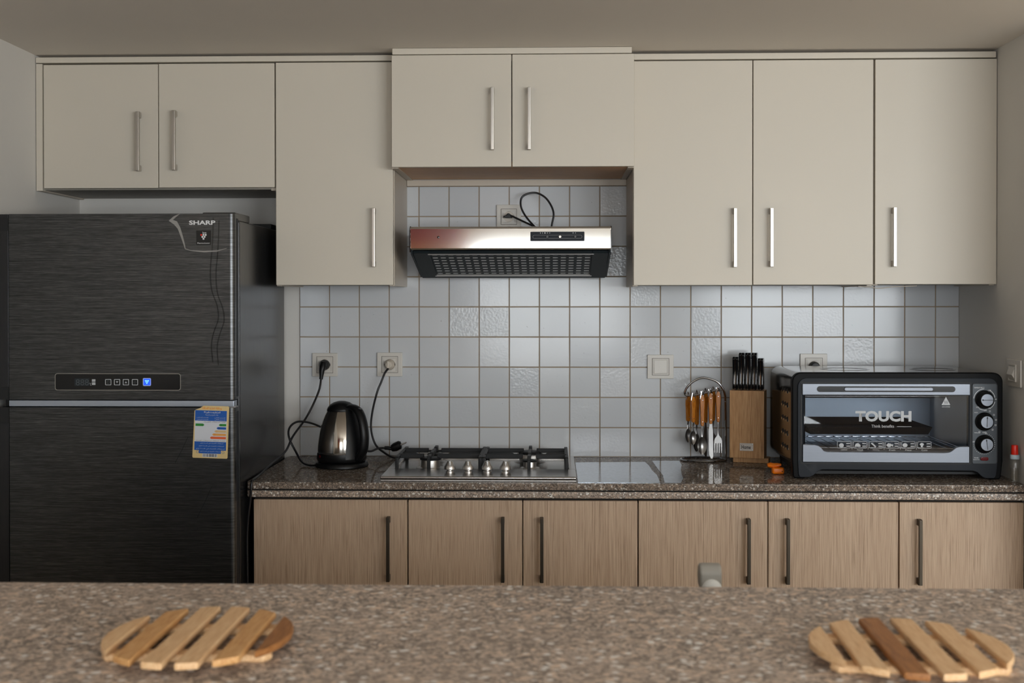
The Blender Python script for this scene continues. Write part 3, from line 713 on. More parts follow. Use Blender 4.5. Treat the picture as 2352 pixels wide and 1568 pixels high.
_, hx_, hz_, hr = socket(0.6588, 0.7396, 1.655, 1.735, 'grimy ivory wall socket above the range hood')
_, rx_, rz_, rr = socket(1.6577, 1.7459, 1.158, 1.2426, 'ivory wall socket half hidden behind the toaster oven')
socket(1.1568, 1.2428, 1.1598, 1.2387, 'square ivory light switch on the tiles left of the cutlery stand', 'switch')
# rocker switch on the right wall, edge-on
sw = thing('light_switch', 'ivory light switch on the plain right wall above the oven', 'switch', (WR, -0.507, 1.21))
MB().box(WR-0.008, WR-0.0005, -0.562, -0.452, 1.170, 1.249).build('cover_plate', M_ivory, sw, bevel=0.003)
MB().ring([(-0.535, 1.185), (-0.475, 1.185), (-0.475, 1.235), (-0.535, 1.235)], [(-0.529, 1.189), (-0.481, 1.189), (-0.481, 1.231), (-0.529, 1.231)], 'x', WR-0.012, WR-0.0075).build('inner_frame', M_ivory, sw, bevel=0.001, seg=1)
MB().prism([(WR-0.0075, 1.190), (WR-0.0095, 1.190), (WR-0.019, 1.205), (WR-0.0095, 1.230), (WR-0.0075, 1.230)], 'y', -0.527, -0.483).build('rocker', M_ivory, sw, bevel=0.0008, seg=1)

# ------------------------------------------------------------------ power cords
def cord(name, label, loc): return thing(name, label, 'cord', loc, 'power cords')
R = 0.0034
c1 = cord('power_cord', 'black power cord from the socket nearest the fridge, running down over the worktop end', (ax, -0.012, az))
MB().lathe([(0.0001, 0.028), (0.012, 0.027), (0.0165, 0.018), (0.0172, 0.0)], (ax, -0.0095, az), 24, 'y').build('plug', M_black, c1)
MB().tube([(ax, -0.034, az+0.008), (ax-.002, -0.04, az-0.006), (ax-.004, -0.043, az-0.02), (ax-.005, -0.045, az-0.036), (ax-.006, -0.046, az-0.046)], [.010, .011, .009, .0065, .006], 12).build('strain_relief', M_black, c1)
MB().tube(spline([(ax-.006, -0.046, az-0.044), (0.0790, -0.053, 1.14), (0.074, -0.06, 1.117), (0.0591, -0.08, 1.0756), (0.0372, -0.10, 1.0304), (0.0119, -0.17, 0.983), (0.005, -0.25, 0.9448), (-0.0093, -0.40, 0.9221), (-0.0160, -0.5, 0.9080), (-0.0160, -0.592, 0.9045), (-0.0160, -0.6055, 0.893), (-0.0190, -0.6055, 0.8592), (-0.027, -0.602, 0.80), (-0.031, -0.600, 0.7324), (-0.0300, -0.600, 0.6137), (-0.029, -0.598, 0.30), (-0.029, -0.597, 0.02)], 7), R, 10).build('cable', M_cable, c1)
c2 = cord('power_cord', 'black power cord from the whitish plug, drooping behind the gas hob', (bx_, -0.012, bz_))
MB().lathe([(0.0001, 0.024), (0.010, 0.0235), (0.0155, 0.017), (0.0172, 0.0)], (bx_, -0.0095, bz_), 24, 'y').build('plug', M_plugw, c2, label='whitish ribbed plug')
MB().box(bx_-0.006, bx_-0.001, -0.0355, -0.03, bz_-0.012, bz_+0.012).build('plug_rib', M_plugw, c2, bevel=0.001)
MB().tube(spline([(bx_-.002, -0.033, bz_-0.012), (0.2905, -0.043, 1.178), (0.280, -0.05, 1.15), (0.2673, -0.055, 1.1172), (0.2508, -0.05, 1.0522), (0.2465, -0.05, 0.9948), (0.2608, -0.05, 0.9447), (0.2923, -0.062, 0.9186), (0.325, -0.075, 0.9045), (0.36, -0.078, 0.9045)], 8), R, 10).build('cable', M_cable, c2)
c3 = cord('power_cord', 'black power cord of the range hood, looping up from the socket above it', (hx_, -0.012, hz_))
MB().prism([(hx_-.016, hz_+.002), (hx_-.012, hz_-.005), (hx_+.012, hz_-.005), (hx_+.016, hz_+.002), (hx_+.010, hz_+.004), (hx_+.002, hz_+.010), (hx_-.004, hz_+.010), (hx_-.007, hz_+.004)], 'y', -0.036, -0.0095).build('plug', M_black, c3, bevel=0.002)
MB().tube(spline([(hx_+.008, -0.034, hz_+.001), (0.7134, -0.045, 1.6936), (0.7378, -0.05, 1.6818), (0.7623, -0.06, 1.6698), (0.7909, -0.072, 1.6560), (0.81, -0.08, 1.648), (0.803, -0.08, 1.6485), (0.7852, -0.072, 1.6593), (0.7566, -0.06, 1.6926), (0.7408, -0.055, 1.7242), (0.7421, -0.05, 1.7531), (0.762, -0.05, 1.7673), (0.7905, -0.05, 1.7701), (0.819, -0.055, 1.7554), (0.839, -0.06, 1.728), (0.8475, -0.065, 1.6992), (0.8419, -0.07, 1.6663), (0.838, -0.075, 1.640)], 7), R*0.95, 10).build('cable', M_cable, c3)
c5 = cord('power_cord', 'black plug in the socket behind the toaster oven', (rx_, -0.012, rz_))
MB().lathe([(0.0001, 0.028), (0.012, 0.027), (0.0165, 0.018), (0.0172, 0.0)], (rx_, -0.0095, rz_), 24, 'y').build('plug', M_black, c5)
MB().tube(spline([(rx_, -0.034, rz_-.006), (rx_, -0.045, rz_-.05), (rx_+.02, -0.05, 1.05), (rx_+.03, -0.07, 0.93), (rx_+.03, -0.10, 0.9045), (rx_+.05, -0.115, 0.9045)], 6), R, 10).build('cable', M_cable, c5)

# ------------------------------------------------------------------ kettle
KX, KY = 0.1850, -0.262
ket = thing('kettle', 'steel and black electric kettle on the worktop beside the hob', 'kettle', (KX, KY, 0.9))
MB().lathe([(0.080, 0.0005), (0.083, 0.003), (0.0825, 0.010), (0.079, 0.015), (0.070, 0.018), (0.02, 0.018)], (KX, KY, 0.9), 48).build('power_base', M_black, ket)
MB().lathe([(0.070, 0.0185), (0.0745, 0.020), (0.0775, 0.026), (0.0765, 0.042), (0.0760, 0.0448)], (KX, KY, 0.9), 48).build('lower_band', M_black, ket)
MB().lathe([(0.0765, 0.0448), (0.0768, 0.0475), (0.0752, 0.049)], (KX, KY, 0.9), 48).build('trim_ring', M_chrome, ket)
prof = [(0.0752, .049), (0.0742, .068), (0.0722, .085), (0.0690, .105), (0.0645, .125), (0.0585, .145), (0.0520, .162), (0.0455, .1745)]
MB().lathe(prof, (KX, KY, 0.9), 64).build('body', M_kettle, ket)
MB().lathe([(0.0455, .1745), (0.0462, .178), (0.0440, .184), (0.0370, .1935), (0.0250, .2010), (0.011, .2050), (0.0001, .2058)], (KX, KY, 0.9), 48).build('lid', M_black, ket)
ka = math.radians(-38); kd = Vector((math.cos(ka), math.sin(ka), 0)); kn = Vector((-math.sin(ka), math.cos(ka), 0))
def kp(r, z): p = Vector((KX, KY, 0.9 + z)) + kd*r; return p
hpth = spline([kp(0.020, .1840), kp(0.048, .1880), kp(0.076, .1770), kp(0.0925, .152), kp(0.101, .120), kp(0.1025, .090), kp(0.097, .058), kp(0.080, .036), kp(0.070, .030)], 6)
MB().tube(hpth, [(0.0075 + 0.004*min(1, i/10), 0.0165) for i in range(len(hpth))], 14, flat=tuple(Vector((0, 0, 1)))).build('handle', M_black, ket)
# black panel on the body behind the handle
vs = []; fs = []; zz = [.030, .049, .068, .085, .105, .125, .145, .162, .178, .186]; rr_ = [.0785, .0770, .0757, .0737, .0705, .0660, .0600, .0535, .0475, .0440]
for i, (z, r) in enumerate(zip(zz, rr_)):
    half = math.radians(34 - 8*i/9)
    for k in range(9):
        a = ka - half + 2*half*k/8; vs.append((KX + r*math.cos(a), KY + r*math.sin(a), 0.9 + z))
    for k in range(9):
        a = ka - half + 2*half*k/8; vs.append((KX + (r-.006)*math.cos(a), KY + (r-.006)*math.sin(a), 0.9 + z))
for i in range(9):
    for k in range(8):
        fs.append([i*18+k, i*18+k+1, (i+1)*18+k+1, (i+1)*18+k])
    fs.append([i*18, (i+1)*18, (i+1)*18+9, i*18+9]); fs.append([i*18+8, i*18+17, (i+1)*18+17, (i+1)*18+8])
fs.append(list(range(9)) + list(range(17, 8, -1))); fs.append(list(range(162, 171)) + list(range(179, 170, -1)))
MB().add(vs, fs).build('handle_panel', M_black, ket)
pz = kp(0.080, .178); MB().tube([pz + Vector((0, 0, -.004)), pz + kd*0.004 + Vector((0, 0, .008))], [.009, .007], 12).build('lid_button', M_blackg, ket)
la = math.radians(-142); MB().lathe([(0.0001, 0.0012), (0.004, 0.001), (0.005, 0)], (0, 0, 0), 14, 'y').xf(Matrix.Translation((KX + .0765*math.cos(la), KY + .0765*math.sin(la), .937)) @ Matrix.Rotation(la + PI/2, 4, 'Z')).build('indicator_lamp', M_redlamp, ket)
c4 = cord('power_cord', 'black kettle cord looping up behind the kettle to a loose plug beside the hob', (0.1, -0.26, 0.9035))
MB().tube(spline([(0.110, -0.284, 0.9065), (0.085, -0.27, 0.9045), (0.055, -0.235, 0.910), (0.0291, -0.20, 0.9361), (0.0048, -0.19, 0.9806), (0.0027, -0.175, 1.0115), (0.0238, -0.155, 1.0291), (0.0612, -0.138, 1.0241), (0.1006, -0.125, 1.006), (0.15, -0.115, 0.975), (0.20, -0.11, 0.945), (0.2481, -0.108, 0.9290), (0.2764, -0.10, 0.9378), (0.300, -0.10, 0.9393)], 7), R, 10).build('cable', M_cable, c4)
MB().tube([(0.298, -0.10, 0.9393), (0.309, -0.10, 0.9393), (0.3192, -0.10, 0.9375), (0.321, -0.10, 0.9378), (0.332, -0.10, 0.942), (0.348, -0.10, 0.950), (0.352, -0.10, 0.951)], [.006, .0065, .006, .011, .0145, .014, .010], 14).build('plug', M_black, c4)
for s in (-1, 1): MB().cyl((0.350, -0.10+s*.009, 0.950), (0.368, -0.10+s*.009, 0.957), 0.0022, n=8).build('plug_pin', M_steel, c4)

# ------------------------------------------------------------------ gas hob
hob = thing('gas_hob', 'stainless four-burner gas hob set in the granite worktop', 'hob', (0.63, -0.335, 0.9))
X0, X1, Y0, Y1, HZ = 0.348, 0.9125, -0.578, -0.088, 0.9150
MB().prism([(X0+.002, Y0+.002), (X1-.002, Y0+.002), (X1-.002, Y1-.002), (X0+.002, Y1-.002)], 'z', 0.9002, 0.9045).build('flange', M_steel, hob, bevel=0.001)
MB().box(X0, X1, Y0, Y0+0.165, 0.9045, HZ).build('front_deck', M_hob, hob, bevel=0.004, seg=3)
MB().box(X0, X0+0.022, Y0+0.165, Y1, 0.9045, HZ).build('rim', M_hob, hob, bevel=0.003)
MB().box(X1-0.022, X1, Y0+0.165, Y1, 0.9045, HZ).build('rim', M_hob, hob, bevel=0.003)
MB().box(X0+.022, X1-.022, Y1-0.022, Y1, 0.9045, HZ).build('rim', M_hob, hob, bevel=0.003)
MB().box(X0+.018, X1-.018, Y0+0.160, Y1-0.018, 0.9046, 0.9066).build('burner_pan', M_hob, hob)
for x in (0.5424, 0.5961, 0.6524, 0.7061):
    kb = MB().lathe([(0.0125, 0.0), (0.0125, 0.003), (0.009, 0.004), (0.009, 0.007), (0.0165, 0.009), (0.0165, 0.016), (0.013, 0.022), (0.009, 0.030), (0.0075, 0.033), (0.0001, 0.0335)], (x, -0.487, HZ), 24).build('knob', M_steel, hob)
    MB().box(x-0.003, x+0.003, -0.487-0.014, -0.487+0.014, HZ+0.020, HZ+0.0335).build('knob_grip', M_steel, kb, bevel=0.0015)
GZ = 0.9066
def burner(x, y, r, hh, big=False):
    b = MB().lathe([(r*1.5, 0), (r*1.45, .0015), (r*1.0, .003), (r*.98, hh*.55), (r*.94, hh*.72)], (x, y, GZ), 32).build('burner', M_steel, hob)
    MB().lathe([(r*.7, hh*.7), (r*1.08, hh*.74), (r*1.10, hh*.84), (r*1.0, hh*.94), (r*.6, hh), (0.0001, hh)], (x, y, GZ), 32).build('burner_cap', M_iron, b)
    if big:
        MB().ring(circ(x, y, r*1.75, 32), circ(x, y, r*1.25, 32), 'z', GZ+hh*.45, GZ+hh*.75).build('burner_ring', M_steel, b, bevel=0.001, seg=1)
burner(0.4700, -0.330, 0.030, 0.034)
burner(0.4720, -0.185, 0.024, 0.028)
burner(0.7740, -0.325, 0.020, 0.026)
burner(0.7720, -0.185, 0.033, 0.036, True)
def grate(x0, x1, bx, label):
    g = thing('pan_support', label, 'pan support', ((x0+x1)/2, -0.26, GZ), 'cast-iron pan supports on the hob')
    ya, yb, zt, zl = -0.395, -0.125, 0.9480, 0.9360; w = 0.0052
    for x in (x0, x1):
        MB().prism([(ya, GZ), (ya+.010, GZ), (ya+.010, zl-.004), (ya+.016, zl), (yb-.016, zl), (yb-.010, zl-.004), (yb-.010, GZ), (yb, GZ), (yb, zt-.004), (yb-.004, zt), (ya+.004, zt), (ya, zt-.004)], 'x', x-w, x+w).build('side_rail', M_iron, g, bevel=0.0012, seg=1)
    for y in (-0.330, -0.185):
        for (a, b) in ((x0, bx-0.020), (bx+0.020, x1)):
            MB().box(a, b, y-w, y+w, zl, zt+0.0015).build('finger', M_iron, g, bevel=0.0012, seg=1)
    for (a, b, lo) in ((ya-.002, -0.350, True), (-0.310, -0.205, False), (-0.165, yb+.004, True)):
        MB().box(bx-w, bx+w, a, b, zl, zt+0.003).build('finger', M_iron, g, bevel=0.0012, seg=1)
    for y, s in ((ya, 1), (yb, -1)):
        MB().box(bx-w, bx+w, y-.004, y+.006, GZ, zl+.004).build('foot', M_iron, g, bevel=0.001, seg=1)
        MB().box(x0+w, x1-w, y-.001, y+.005, zl-.006, zl).build('cross_tie', M_iron, g, bevel=0.001, seg=1) if s < 0 else None
    MB().prism([(x0+w, zl-.002), (x0+w, zt-.003), (bx-.055, zt-.003), (bx-.035, zl-.002)], 'y', -0.262, -0.254).build('brace', M_iron, g, bevel=0.001, seg=1)
    MB().prism([(x1-w, zl-.002), (bx+.035, zl-.002), (bx+.055, zt-.003), (x1-w, zt-.003)], 'y', -0.262, -0.254).build('brace', M_iron, g, bevel=0.001, seg=1)
grate(0.374, 0.6255, 0.4705, 'black cast-iron pan support on the hob half nearest the kettle')
grate(0.6360, 0.8860, 0.7730, 'black cast-iron pan support on the hob half away from the kettle')

# ------------------------------------------------------------------ reflective foil pieces right of the hob
tag(MB().prism([(0.9165, -0.589), (0.9165, -0.150), (1.1395, -0.128), (1.146, -0.22), (1.147, -0.33), (1.1535, -0.43), (1.1510, -0.545), (1.150, -0.589)], 'z', 0.9003, 0.9010).build('foil_sheet', M_foil, at=(1.03, -0.36, 0.9003)),
    'shiny silver sheet lying flat between the hob and the torn gap', 'sheet', 'shiny sheets on the worktop')
tag(MB().prism([(1.1650, -0.100), (1.166, -0.22), (1.168, -0.33), (1.171, -0.43), (1.1640, -0.560), (1.162, -0.589), (1.208, -0.589), (1.2240, -0.50), (1.2290, -0.40), (1.2370, -0.30), (1.2500, -0.20), (1.252, -0.100)], 'z', 0.9003, 0.9010).build('foil_sheet', M_foil, at=(1.2, -0.36, 0.9003)),
    'shiny silver sheet lying flat between the torn gap and the cutlery stand', 'sheet', 'shiny sheets on the worktop')

# ------------------------------------------------------------------ cutlery stand and cutlery
CY = -0.078
rk = thing('cutlery_stand', 'chrome wire cutlery stand with an arched hook, by the knife block', 'cutlery stand', (1.333, CY, 0.9))
W = 0.0031
ring_ = [(1.3325 + 0.0725*math.cos(2*PI*i/36)*(1 if abs(math.cos(2*PI*i/36)) < .99 else 1), CY + 0.060*math.sin(2*PI*i/36), 0.9028) for i in range(36)]
MB().tube(ring_, W, 8, closed=True).build('base_ring', M_dchrome, rk)
px_ = 1.4045
arc = spline([(px_, CY, 0.903), (px_, CY, 1.00), (px_-.001, CY, 1.09), (1.4015, CY, 1.115), (1.392, CY, 1.138), (1.372, CY, 1.157), (1.3321, CY, 1.1675), (1.302, CY, 1.157), (1.281, CY, 1.138), (1.2725, CY, 1.1205), (1.2765, CY, 1.1105), (1.287, CY, 1.1090)], 8)
MB().tube(arc, W*1.15, 10).build('pole', M_dchrome, rk)
arm = spline([(1.285, CY, 1.1090), (1.300, CY, 1.1100), (1.322, CY, 1.1135), (1.345, CY, 1.119), (1.368, CY, 1.125), (1.400, CY, 1.1315)], 6)
MB().tube(arm, W*0.8, 8).build('hanging_arm', M_dchrome, rk)
for x, z in ((1.300, 1.110), (1.3265, 1.1145), (1.352, 1.121), (1.376, 1.127)):
    for s in (-1, 1):
        MB().tube(spline([(x, CY, z+.002), (x, CY+s*.012, z+.003), (x, CY+s*.017, z-.001), (x, CY+s*.018, z+.008)], 4), 0.0014, 6).build('hook', M_dchrome, rk)
MB().tube([(px_-.004, CY-.003, 1.0905), (px_+.002, CY-.003, 1.0905)], .0024, 8).build('weld_bead', M_chrome, rk)

def flatpart(pts, th, bend=None):            # outline (u across, v up) with thickness and optional dish depth
    return MB().prism(pts, 'y', -th/2, th/2)
def spoon_mesh(L, w, d):
    b = MB(); n, m = 14, 8; vs = []
    for i in range(n+1):
        t = i/n; hw = w*math.sin(PI*min(max(t, 0.02), 0.985))**0.62*(1.0 - 0.18*t) + 0.0004
        for k in range(m+1):
            s = -1 + 2*k/m; dep = d*(1-s*s)*math.sin(PI*min(max(t, .03), .97))
            vs.append((s*hw, dep, -L*(1-t)))
    fs = [[i*(m+1)+k, i*(m+1)+k+1, (i+1)*(m+1)+k+1, (i+1)*(m+1)+k] for i in range(n) for k in range(m)]
    nv = len(vs); vs2 = [(x, y+.0012, z) for x, y, z in vs]
    fs2 = [[nv+j for j in reversed(f)] for f in fs]; rim = []
    B_ = [k for k in range(m+1)] + [i*(m+1)+m for i in range(1, n+1)] + [n*(m+1)+k for k in range(m-1, -1, -1)] + [i*(m+1) for i in range(n-1, 0, -1)]
    for i in range(len(B_)): a, c = B_[i], B_[(i+1) % len(B_)]; rim.append([a, c, nv+c, nv+a])
    return b.add(vs + vs2, fs + fs2 + rim)
def cutlery(kind, x, y, ztop, hl, zend, label, yaw=0.0, dx=0.0):
    """hanging upside down: loop on the hook, wooden grip, steel head at the bottom"""
    t = thing('table_knife' if kind == 'knife' else kind, label, kind.replace('tea', ''), (x, y, ztop), 'cutlery hanging on the chrome stand')
    Mx = Matrix.Translation((x, y, ztop)) @ Matrix.Rotation(yaw, 4, 'Z') @ Matrix.Rotation(dx, 4, 'Y')
    hw = 0.0078
    g = [(-hw*.55, -.006), (-hw*.95, -.018), (-hw, -.03), (-hw*.8, -hl*.55), (-hw*.72, -hl*.85), (-hw*.62, -hl+.004), (-hw*.3, -hl), (hw*.3, -hl), (hw*.62, -hl+.004), (hw*.72, -hl*.85), (hw*.8, -hl*.55), (hw, -.03), (hw*.95, -.018), (hw*.55, -.006), (0, -.002)]
    MB().prism(g, 'y', -0.0058, 0.0058).xf(Mx).build('grip', M_handlewood, t, bevel=0.0022, seg=2)
    for v in (-.020, -hl+.014):
        MB().lathe([(0.0001, .0068), (.0012, .0066), (.0017, .0058)], (0, 0, v), 10, 'y').xf(Mx).build('rivet', M_chrome, t)
    MB().tube(spline([(-hw*.8, 0, -.016), (-hw*.55, 0, -.004), (-.001, 0, .008), (.001, 0, .008), (hw*.55, 0, -.004), (hw*.8, 0, -.016)], 4), 0.0015, 6).xf(Mx).build('loop', M_chrome, t)
    L = ztop - zend; e = -L
    if kind == 'knife':
        o = [(-.0045, -hl+.004), (-.0045, -hl-.004), (-.0075, -hl-.02), (-.0078, e+.03), (-.006, e+.012), (-.001, e+.001), (.004, e), (.0068, e+.006), (.0068, -hl-.02), (.0045, -hl-.004), (.0045, -hl+.004)]
        MB().prism(o, 'y', -.0009, .0009).xf(Mx).build('blade', M_cut, t, bevel=.0003, seg=1)
    else:
        bowl = .060 if kind == 'spoon' else .047 if kind == 'teaspoon' else .058
        nk = -L + bowl
        MB().tube([(0, 0, -hl+.004), (0, 0, -hl-.008), (0, .001, (nk-hl)/2), (0, 0, nk-.003)], [(.0012, .0045), (.0012, .004), (.0012, .0022), (.0012, .0035)], 8, flat=(0, 1, 0)).xf(Mx).build('neck', M_cut, t)
        if kind == 'fork':
            MB().prism([(-.003, nk), (-.0105, nk-.010), (-.0128, nk-.018), (-.0128, nk-.026), (.0128, nk-.026), (.0128, nk-.018), (.0105, nk-.010), (.003, nk)], 'y', -.001, .001).xf(Mx).build('fork_head', M_cut, t, bevel=.0003, seg=1)
            for k in range(4):
                u = -.0108 + k*.0072
                MB().prism([(u-.0021, nk-.0255), (u+.0021, nk-.0255), (u+.0010, e+.002), (u, e), (u-.0010, e+.002)], 'y', -.0008, .0008).xf(Mx).build('tine', M_cut, t)
        else:
            MB().add(*[getattr(spoon_mesh(bowl, .0165 if kind == 'spoon' else .0135, .008), q) for q in ('v', 'f')]).xf(Mx @ Matrix.Translation((0, -.0005, nk))).build('bowl', M_cut, t)
    return t
yf_, yr_ = CY-.019, CY+.019
cutlery('teaspoon', 1.2965, yf_, 1.1120, .088, 0.952, 'amber-handled teaspoon hanging in front on the stand, farthest from the pole', 0.45)
cutlery('teaspoon', 1.2850, yr_, 1.1100, .086, 0.956, 'amber-handled teaspoon hanging behind the front teaspoon', 0.7)
cutlery('spoon', 1.3265, yf_, 1.1165, .104, 0.9210, 'amber-handled tablespoon hanging in front on the stand', 0.15)
cutlery('spoon', 1.3130, yr_, 1.1165, .104, 0.926, 'amber-handled tablespoon hanging behind the front tablespoon', 0.7)
cutlery('knife', 1.3530, yf_, 1.1225, .103, 0.9070, 'amber-handled table knife hanging in front on the stand', 0.0, -0.01)
cutlery('knife', 1.3410, yr_, 1.1225, .103, 0.9085, 'amber-handled table knife hanging behind the front knife', 0.6)
cutlery('fork', 1.3775, yf_, 1.1285, .103, 0.9255, 'amber-handled fork hanging in front on the stand beside the pole', 0.0)
cutlery('fork', 1.3660, yr_, 1.1285, .103, 0.929, 'amber-handled fork hanging behind the front fork', 0.5)

# ------------------------------------------------------------------ knife block with knives
kb_ = thing('knife_block', 'pale beech knife block with a metal name plate', 'knife block', (1.475, -0.11, 0.9))
BR = Matrix.Translation((1.4610, -0.1535, 0)) @ Matrix.Rotation(math.radians(-15.5), 4, 'Z')     # front centre of the block
MB().box(-0.0545, 0.0545, 0.0, 0.072, 0.9165, 1.1315).xf(BR).build('block', M_beech, kb_, bevel=0.0015)
MB().box(-0.046, 0.066, 0.020, 0.072, 0.9003, 0.9160).xf(BR).build('foot_board', M_beech, kb_, bevel=0.001)
for k in range(5): MB().box(-0.040+.020*k-.003, -0.040+.020*k+.003, 0.018, 0.058, 1.1312, 1.1319).xf(BR).build('slot', M_dark, kb_)
npl = MB().prism(rrect(-0.0225, 0.0205, 0.940, 0.9645, 0.002), 'y', -0.0012, 0.0).xf(BR).build('name_plate', M_nickel, kb_, bevel=.0003, seg=1)
text('Home', -0.0165, 0.0125, 0.946, 0.958, -0.0016, M_blackm, kb_, bold=0.02, M=BR)
for u in (-.0195, .0175):
    for z in (.9430, .9615): MB().lathe([(0.0001, .0012), (.0012, .001), (.0016, 0)], (u, -.0012, z), 8, 'y').xf(BR).build('pin', M_chrome, kb_)
def block_knife(k, top, label, wd=0.0076):
    u = -0.040 + .020*k
    t = thing('kitchen_knife', label, 'knife', BR @ Vector((u, 0.038, 1.132)), 'black-handled knives in the block')
    h = top - 1.134; z0 = 1.134
    o = [(0.022, z0), (0.054, z0), (0.056, z0+.02), (0.052, z0+h*.35), (0.054, z0+h*.7), (0.058, z0+h*.92), (0.054, z0+h), (0.026, z0+h), (0.018, z0+h*.94), (0.021, z0+h*.7), (0.024, z0+h*.4), (0.020, z0+.02)]
    for s in (-1, 1):
        MB().prism(o, 'x', u + (0.0012 if s > 0 else -0.0012-wd), u + (0.0012+wd if s > 0 else -0.0012)).xf(BR).build('handle_scale', M_blackg, t, bevel=0.0022, seg=2)
        for z in (.25, .55, .85): MB().lathe([(0.0001, .0006), (.0022, .0004), (.0024, 0)], (0, 0, 0), 10, 'x').xf(BR @ Matrix.Translation((u + s*(0.0013+wd), 0.038, z0+h*z)) @ (Matrix.Rotation(PI, 4, 'Z') if s < 0 else Matrix.Identity(4))).build('rivet', M_chrome, t)
    MB().prism([(a*1.0 + (-.001 if a < .04 else .001), b) for a, b in o], 'x', u-.0012, u+.0012).xf(BR).build('tang', M_chrome, t)
    MB().box(u-.0009, u+.0009, 0.022, 0.054, 1.05, z0).xf(BR).build('blade', M_chrome, t)
for k, (top, lab) in enumerate(((1.238, 'short black knife at the cutlery-stand end of the block'), (1.251, 'tall black knife second from the cutlery-stand end of the block'), (1.251, 'tall black knife in the middle of the block'),
                   (1.251, 'tall black knife second from the oven end of the block'), (1.234, 'short black knife with curved handle at the oven end of the block'))):
    block_knife(k, top, lab)

# ------------------------------------------------------------------ toaster oven
OX0, OX1, OF, OB, OT = 1.5395, 2.1440, -0.500, -0.118, 1.2085
ov = thing('toaster_oven', 'black and silver toaster oven on the worktop in the right corner', 'oven', ((OX0+OX1)/2, -0.31, 0.9))
def oo(px, py): return (OX0 + (px-1820)/802.0, 0.9045 + (1100-py)/802.0)
def opl(px0, py0, px1, py1):
    (a, d), (b, c) = oo(px0, py0), oo(px1, py1); return a, b, c, d
shell_o = rrect(OX0+.002, OX1-.002, 0.929, OT, 0.030, 8); shell_i = rrect(OX0+.004, OX1-.004, 0.931, OT-.002, 0.028, 8)
M_hous = m_brush('dark_chrome_housing', rgb(128, 124, 120), rgb(136, 132, 128), 0.13, 0.95, (3, 3, 3), 0.1, 0.02)
MB().ring(shell_o, shell_i, 'y', OF+.026, OB).build('housing', M_hous, ov, angle=50)
MB().box(OX0+.03, OX1-.03, OF+.031, OB-.01, 0.912, 0.931).build('bottom_panel', M_blackm, ov)  # black panel added to block the light showing under the oven
MB().prism(shell_i, 'y', OB-.001, OB+.003).build('rear_panel', M_blackm, ov)
for r_ in range(5):
    for c_ in range(3):
        y, z = -0.405 + c_*0.036, 1.150 - r_*0.042 - c_*0.0
        MB().prism([(y-.012, z-.006), (y+.012, z-.006), (y+.012, z+.004), (y-.012, z+.008)], 'x', OX0+.0012, OX0+.0026).build('vent_louvre', M_dark, ov)
        MB().prism([(y-.012, z-.007), (y+.012, z-.007), (y+.008, z-.001), (y-.006, z-.001)], 'x', OX0-.001, OX0+.0026).build('vent_lip', M_mirror, ov)
for cx, rx in ((1.735, 0.075), (2.0, 0.068)):
    MB().ring([(cx+rx*math.cos(2*PI*i/40), -0.30+.07*math.sin(2*PI*i/40)) for i in range(40)], [(cx+rx*.9*math.cos(2*PI*i/40), -0.30+.062*math.sin(2*PI*i/40)) for i in range(40)], 'z', OT-.001, OT+.0008).build('top_ridge', M_hous, ov, bevel=.0008, seg=1)
# front frame with feet: outline in front view
fo = [oo(*p) for p in ((1832, 1102), (1847, 1102), (1856, 1098), (1868, 1087), (1877, 1084), (2248, 1086), (2258, 1089), (2270, 1100), (2277, 1103), (2296, 1103), (2301, 1098), (2305, 1060))]
tr = [(OX1-.026+.026*math.cos(a), OT+.001-.026+.026*math.sin(a)) for a in [PI/2*i/6 for i in range(7)]]
tl = [(OX0+.026+.026*math.cos(a), OT+.001-.026+.026*math.sin(a)) for a in [PI/2+PI/2*i/6 for i in range(7)]]
fo = fo + tr + tl + [oo(1820, 1060), oo(1822, 1097), oo(1826, 1102)]
MB().prism(fo, 'y', OF+.004, OF+.030).build('front_frame', mat('black_enamel', rgb(7, 7, 8), 0.5, spec=0.12), ov, bevel=0.004, seg=3)
a, b, c, d = opl(1834, 869, 2294, 1080)
inn = [(x, z) for x, z in fo]
cxm, czm = (OX0+OX1)/2, 1.05
def shrink(p, s=0.0155): x, z = p; return (x + (s if x < cxm-.22 else -s if x > cxm+.22 else 0), z - (s if z > 1.1 else 0) + (0.004 if z < .96 else 0))
MB().prism([shrink(p) for p in fo], 'y', OF, OF+.008).build('front_bezel', M_slate, ov, bevel=0.0012, seg=1)
for sx in (OX0+.03, OX1-.05): MB().box(sx, sx+.03, OB-.05, OB-.02, 0.9005, 0.912).build('rear_foot', M_blackm, ov)
# cavity seen through the glass
a, b, c, d = opl(1850, 908, 2222, 1058)
cav = MB()
cav.add([(a, OF+.004, c), (b, OF+.004, c), (b, OF+.004, d), (a, OF+.004, d), (a, -0.14, c+.012), (b, -0.14, c+.012), (b, -0.14, d-.004), (a, -0.14, d-.004)],
        [(0, 1, 5, 4), (1, 2, 6, 5), (2, 3, 7, 6), (3, 0, 4, 7), (4, 5, 6, 7)])
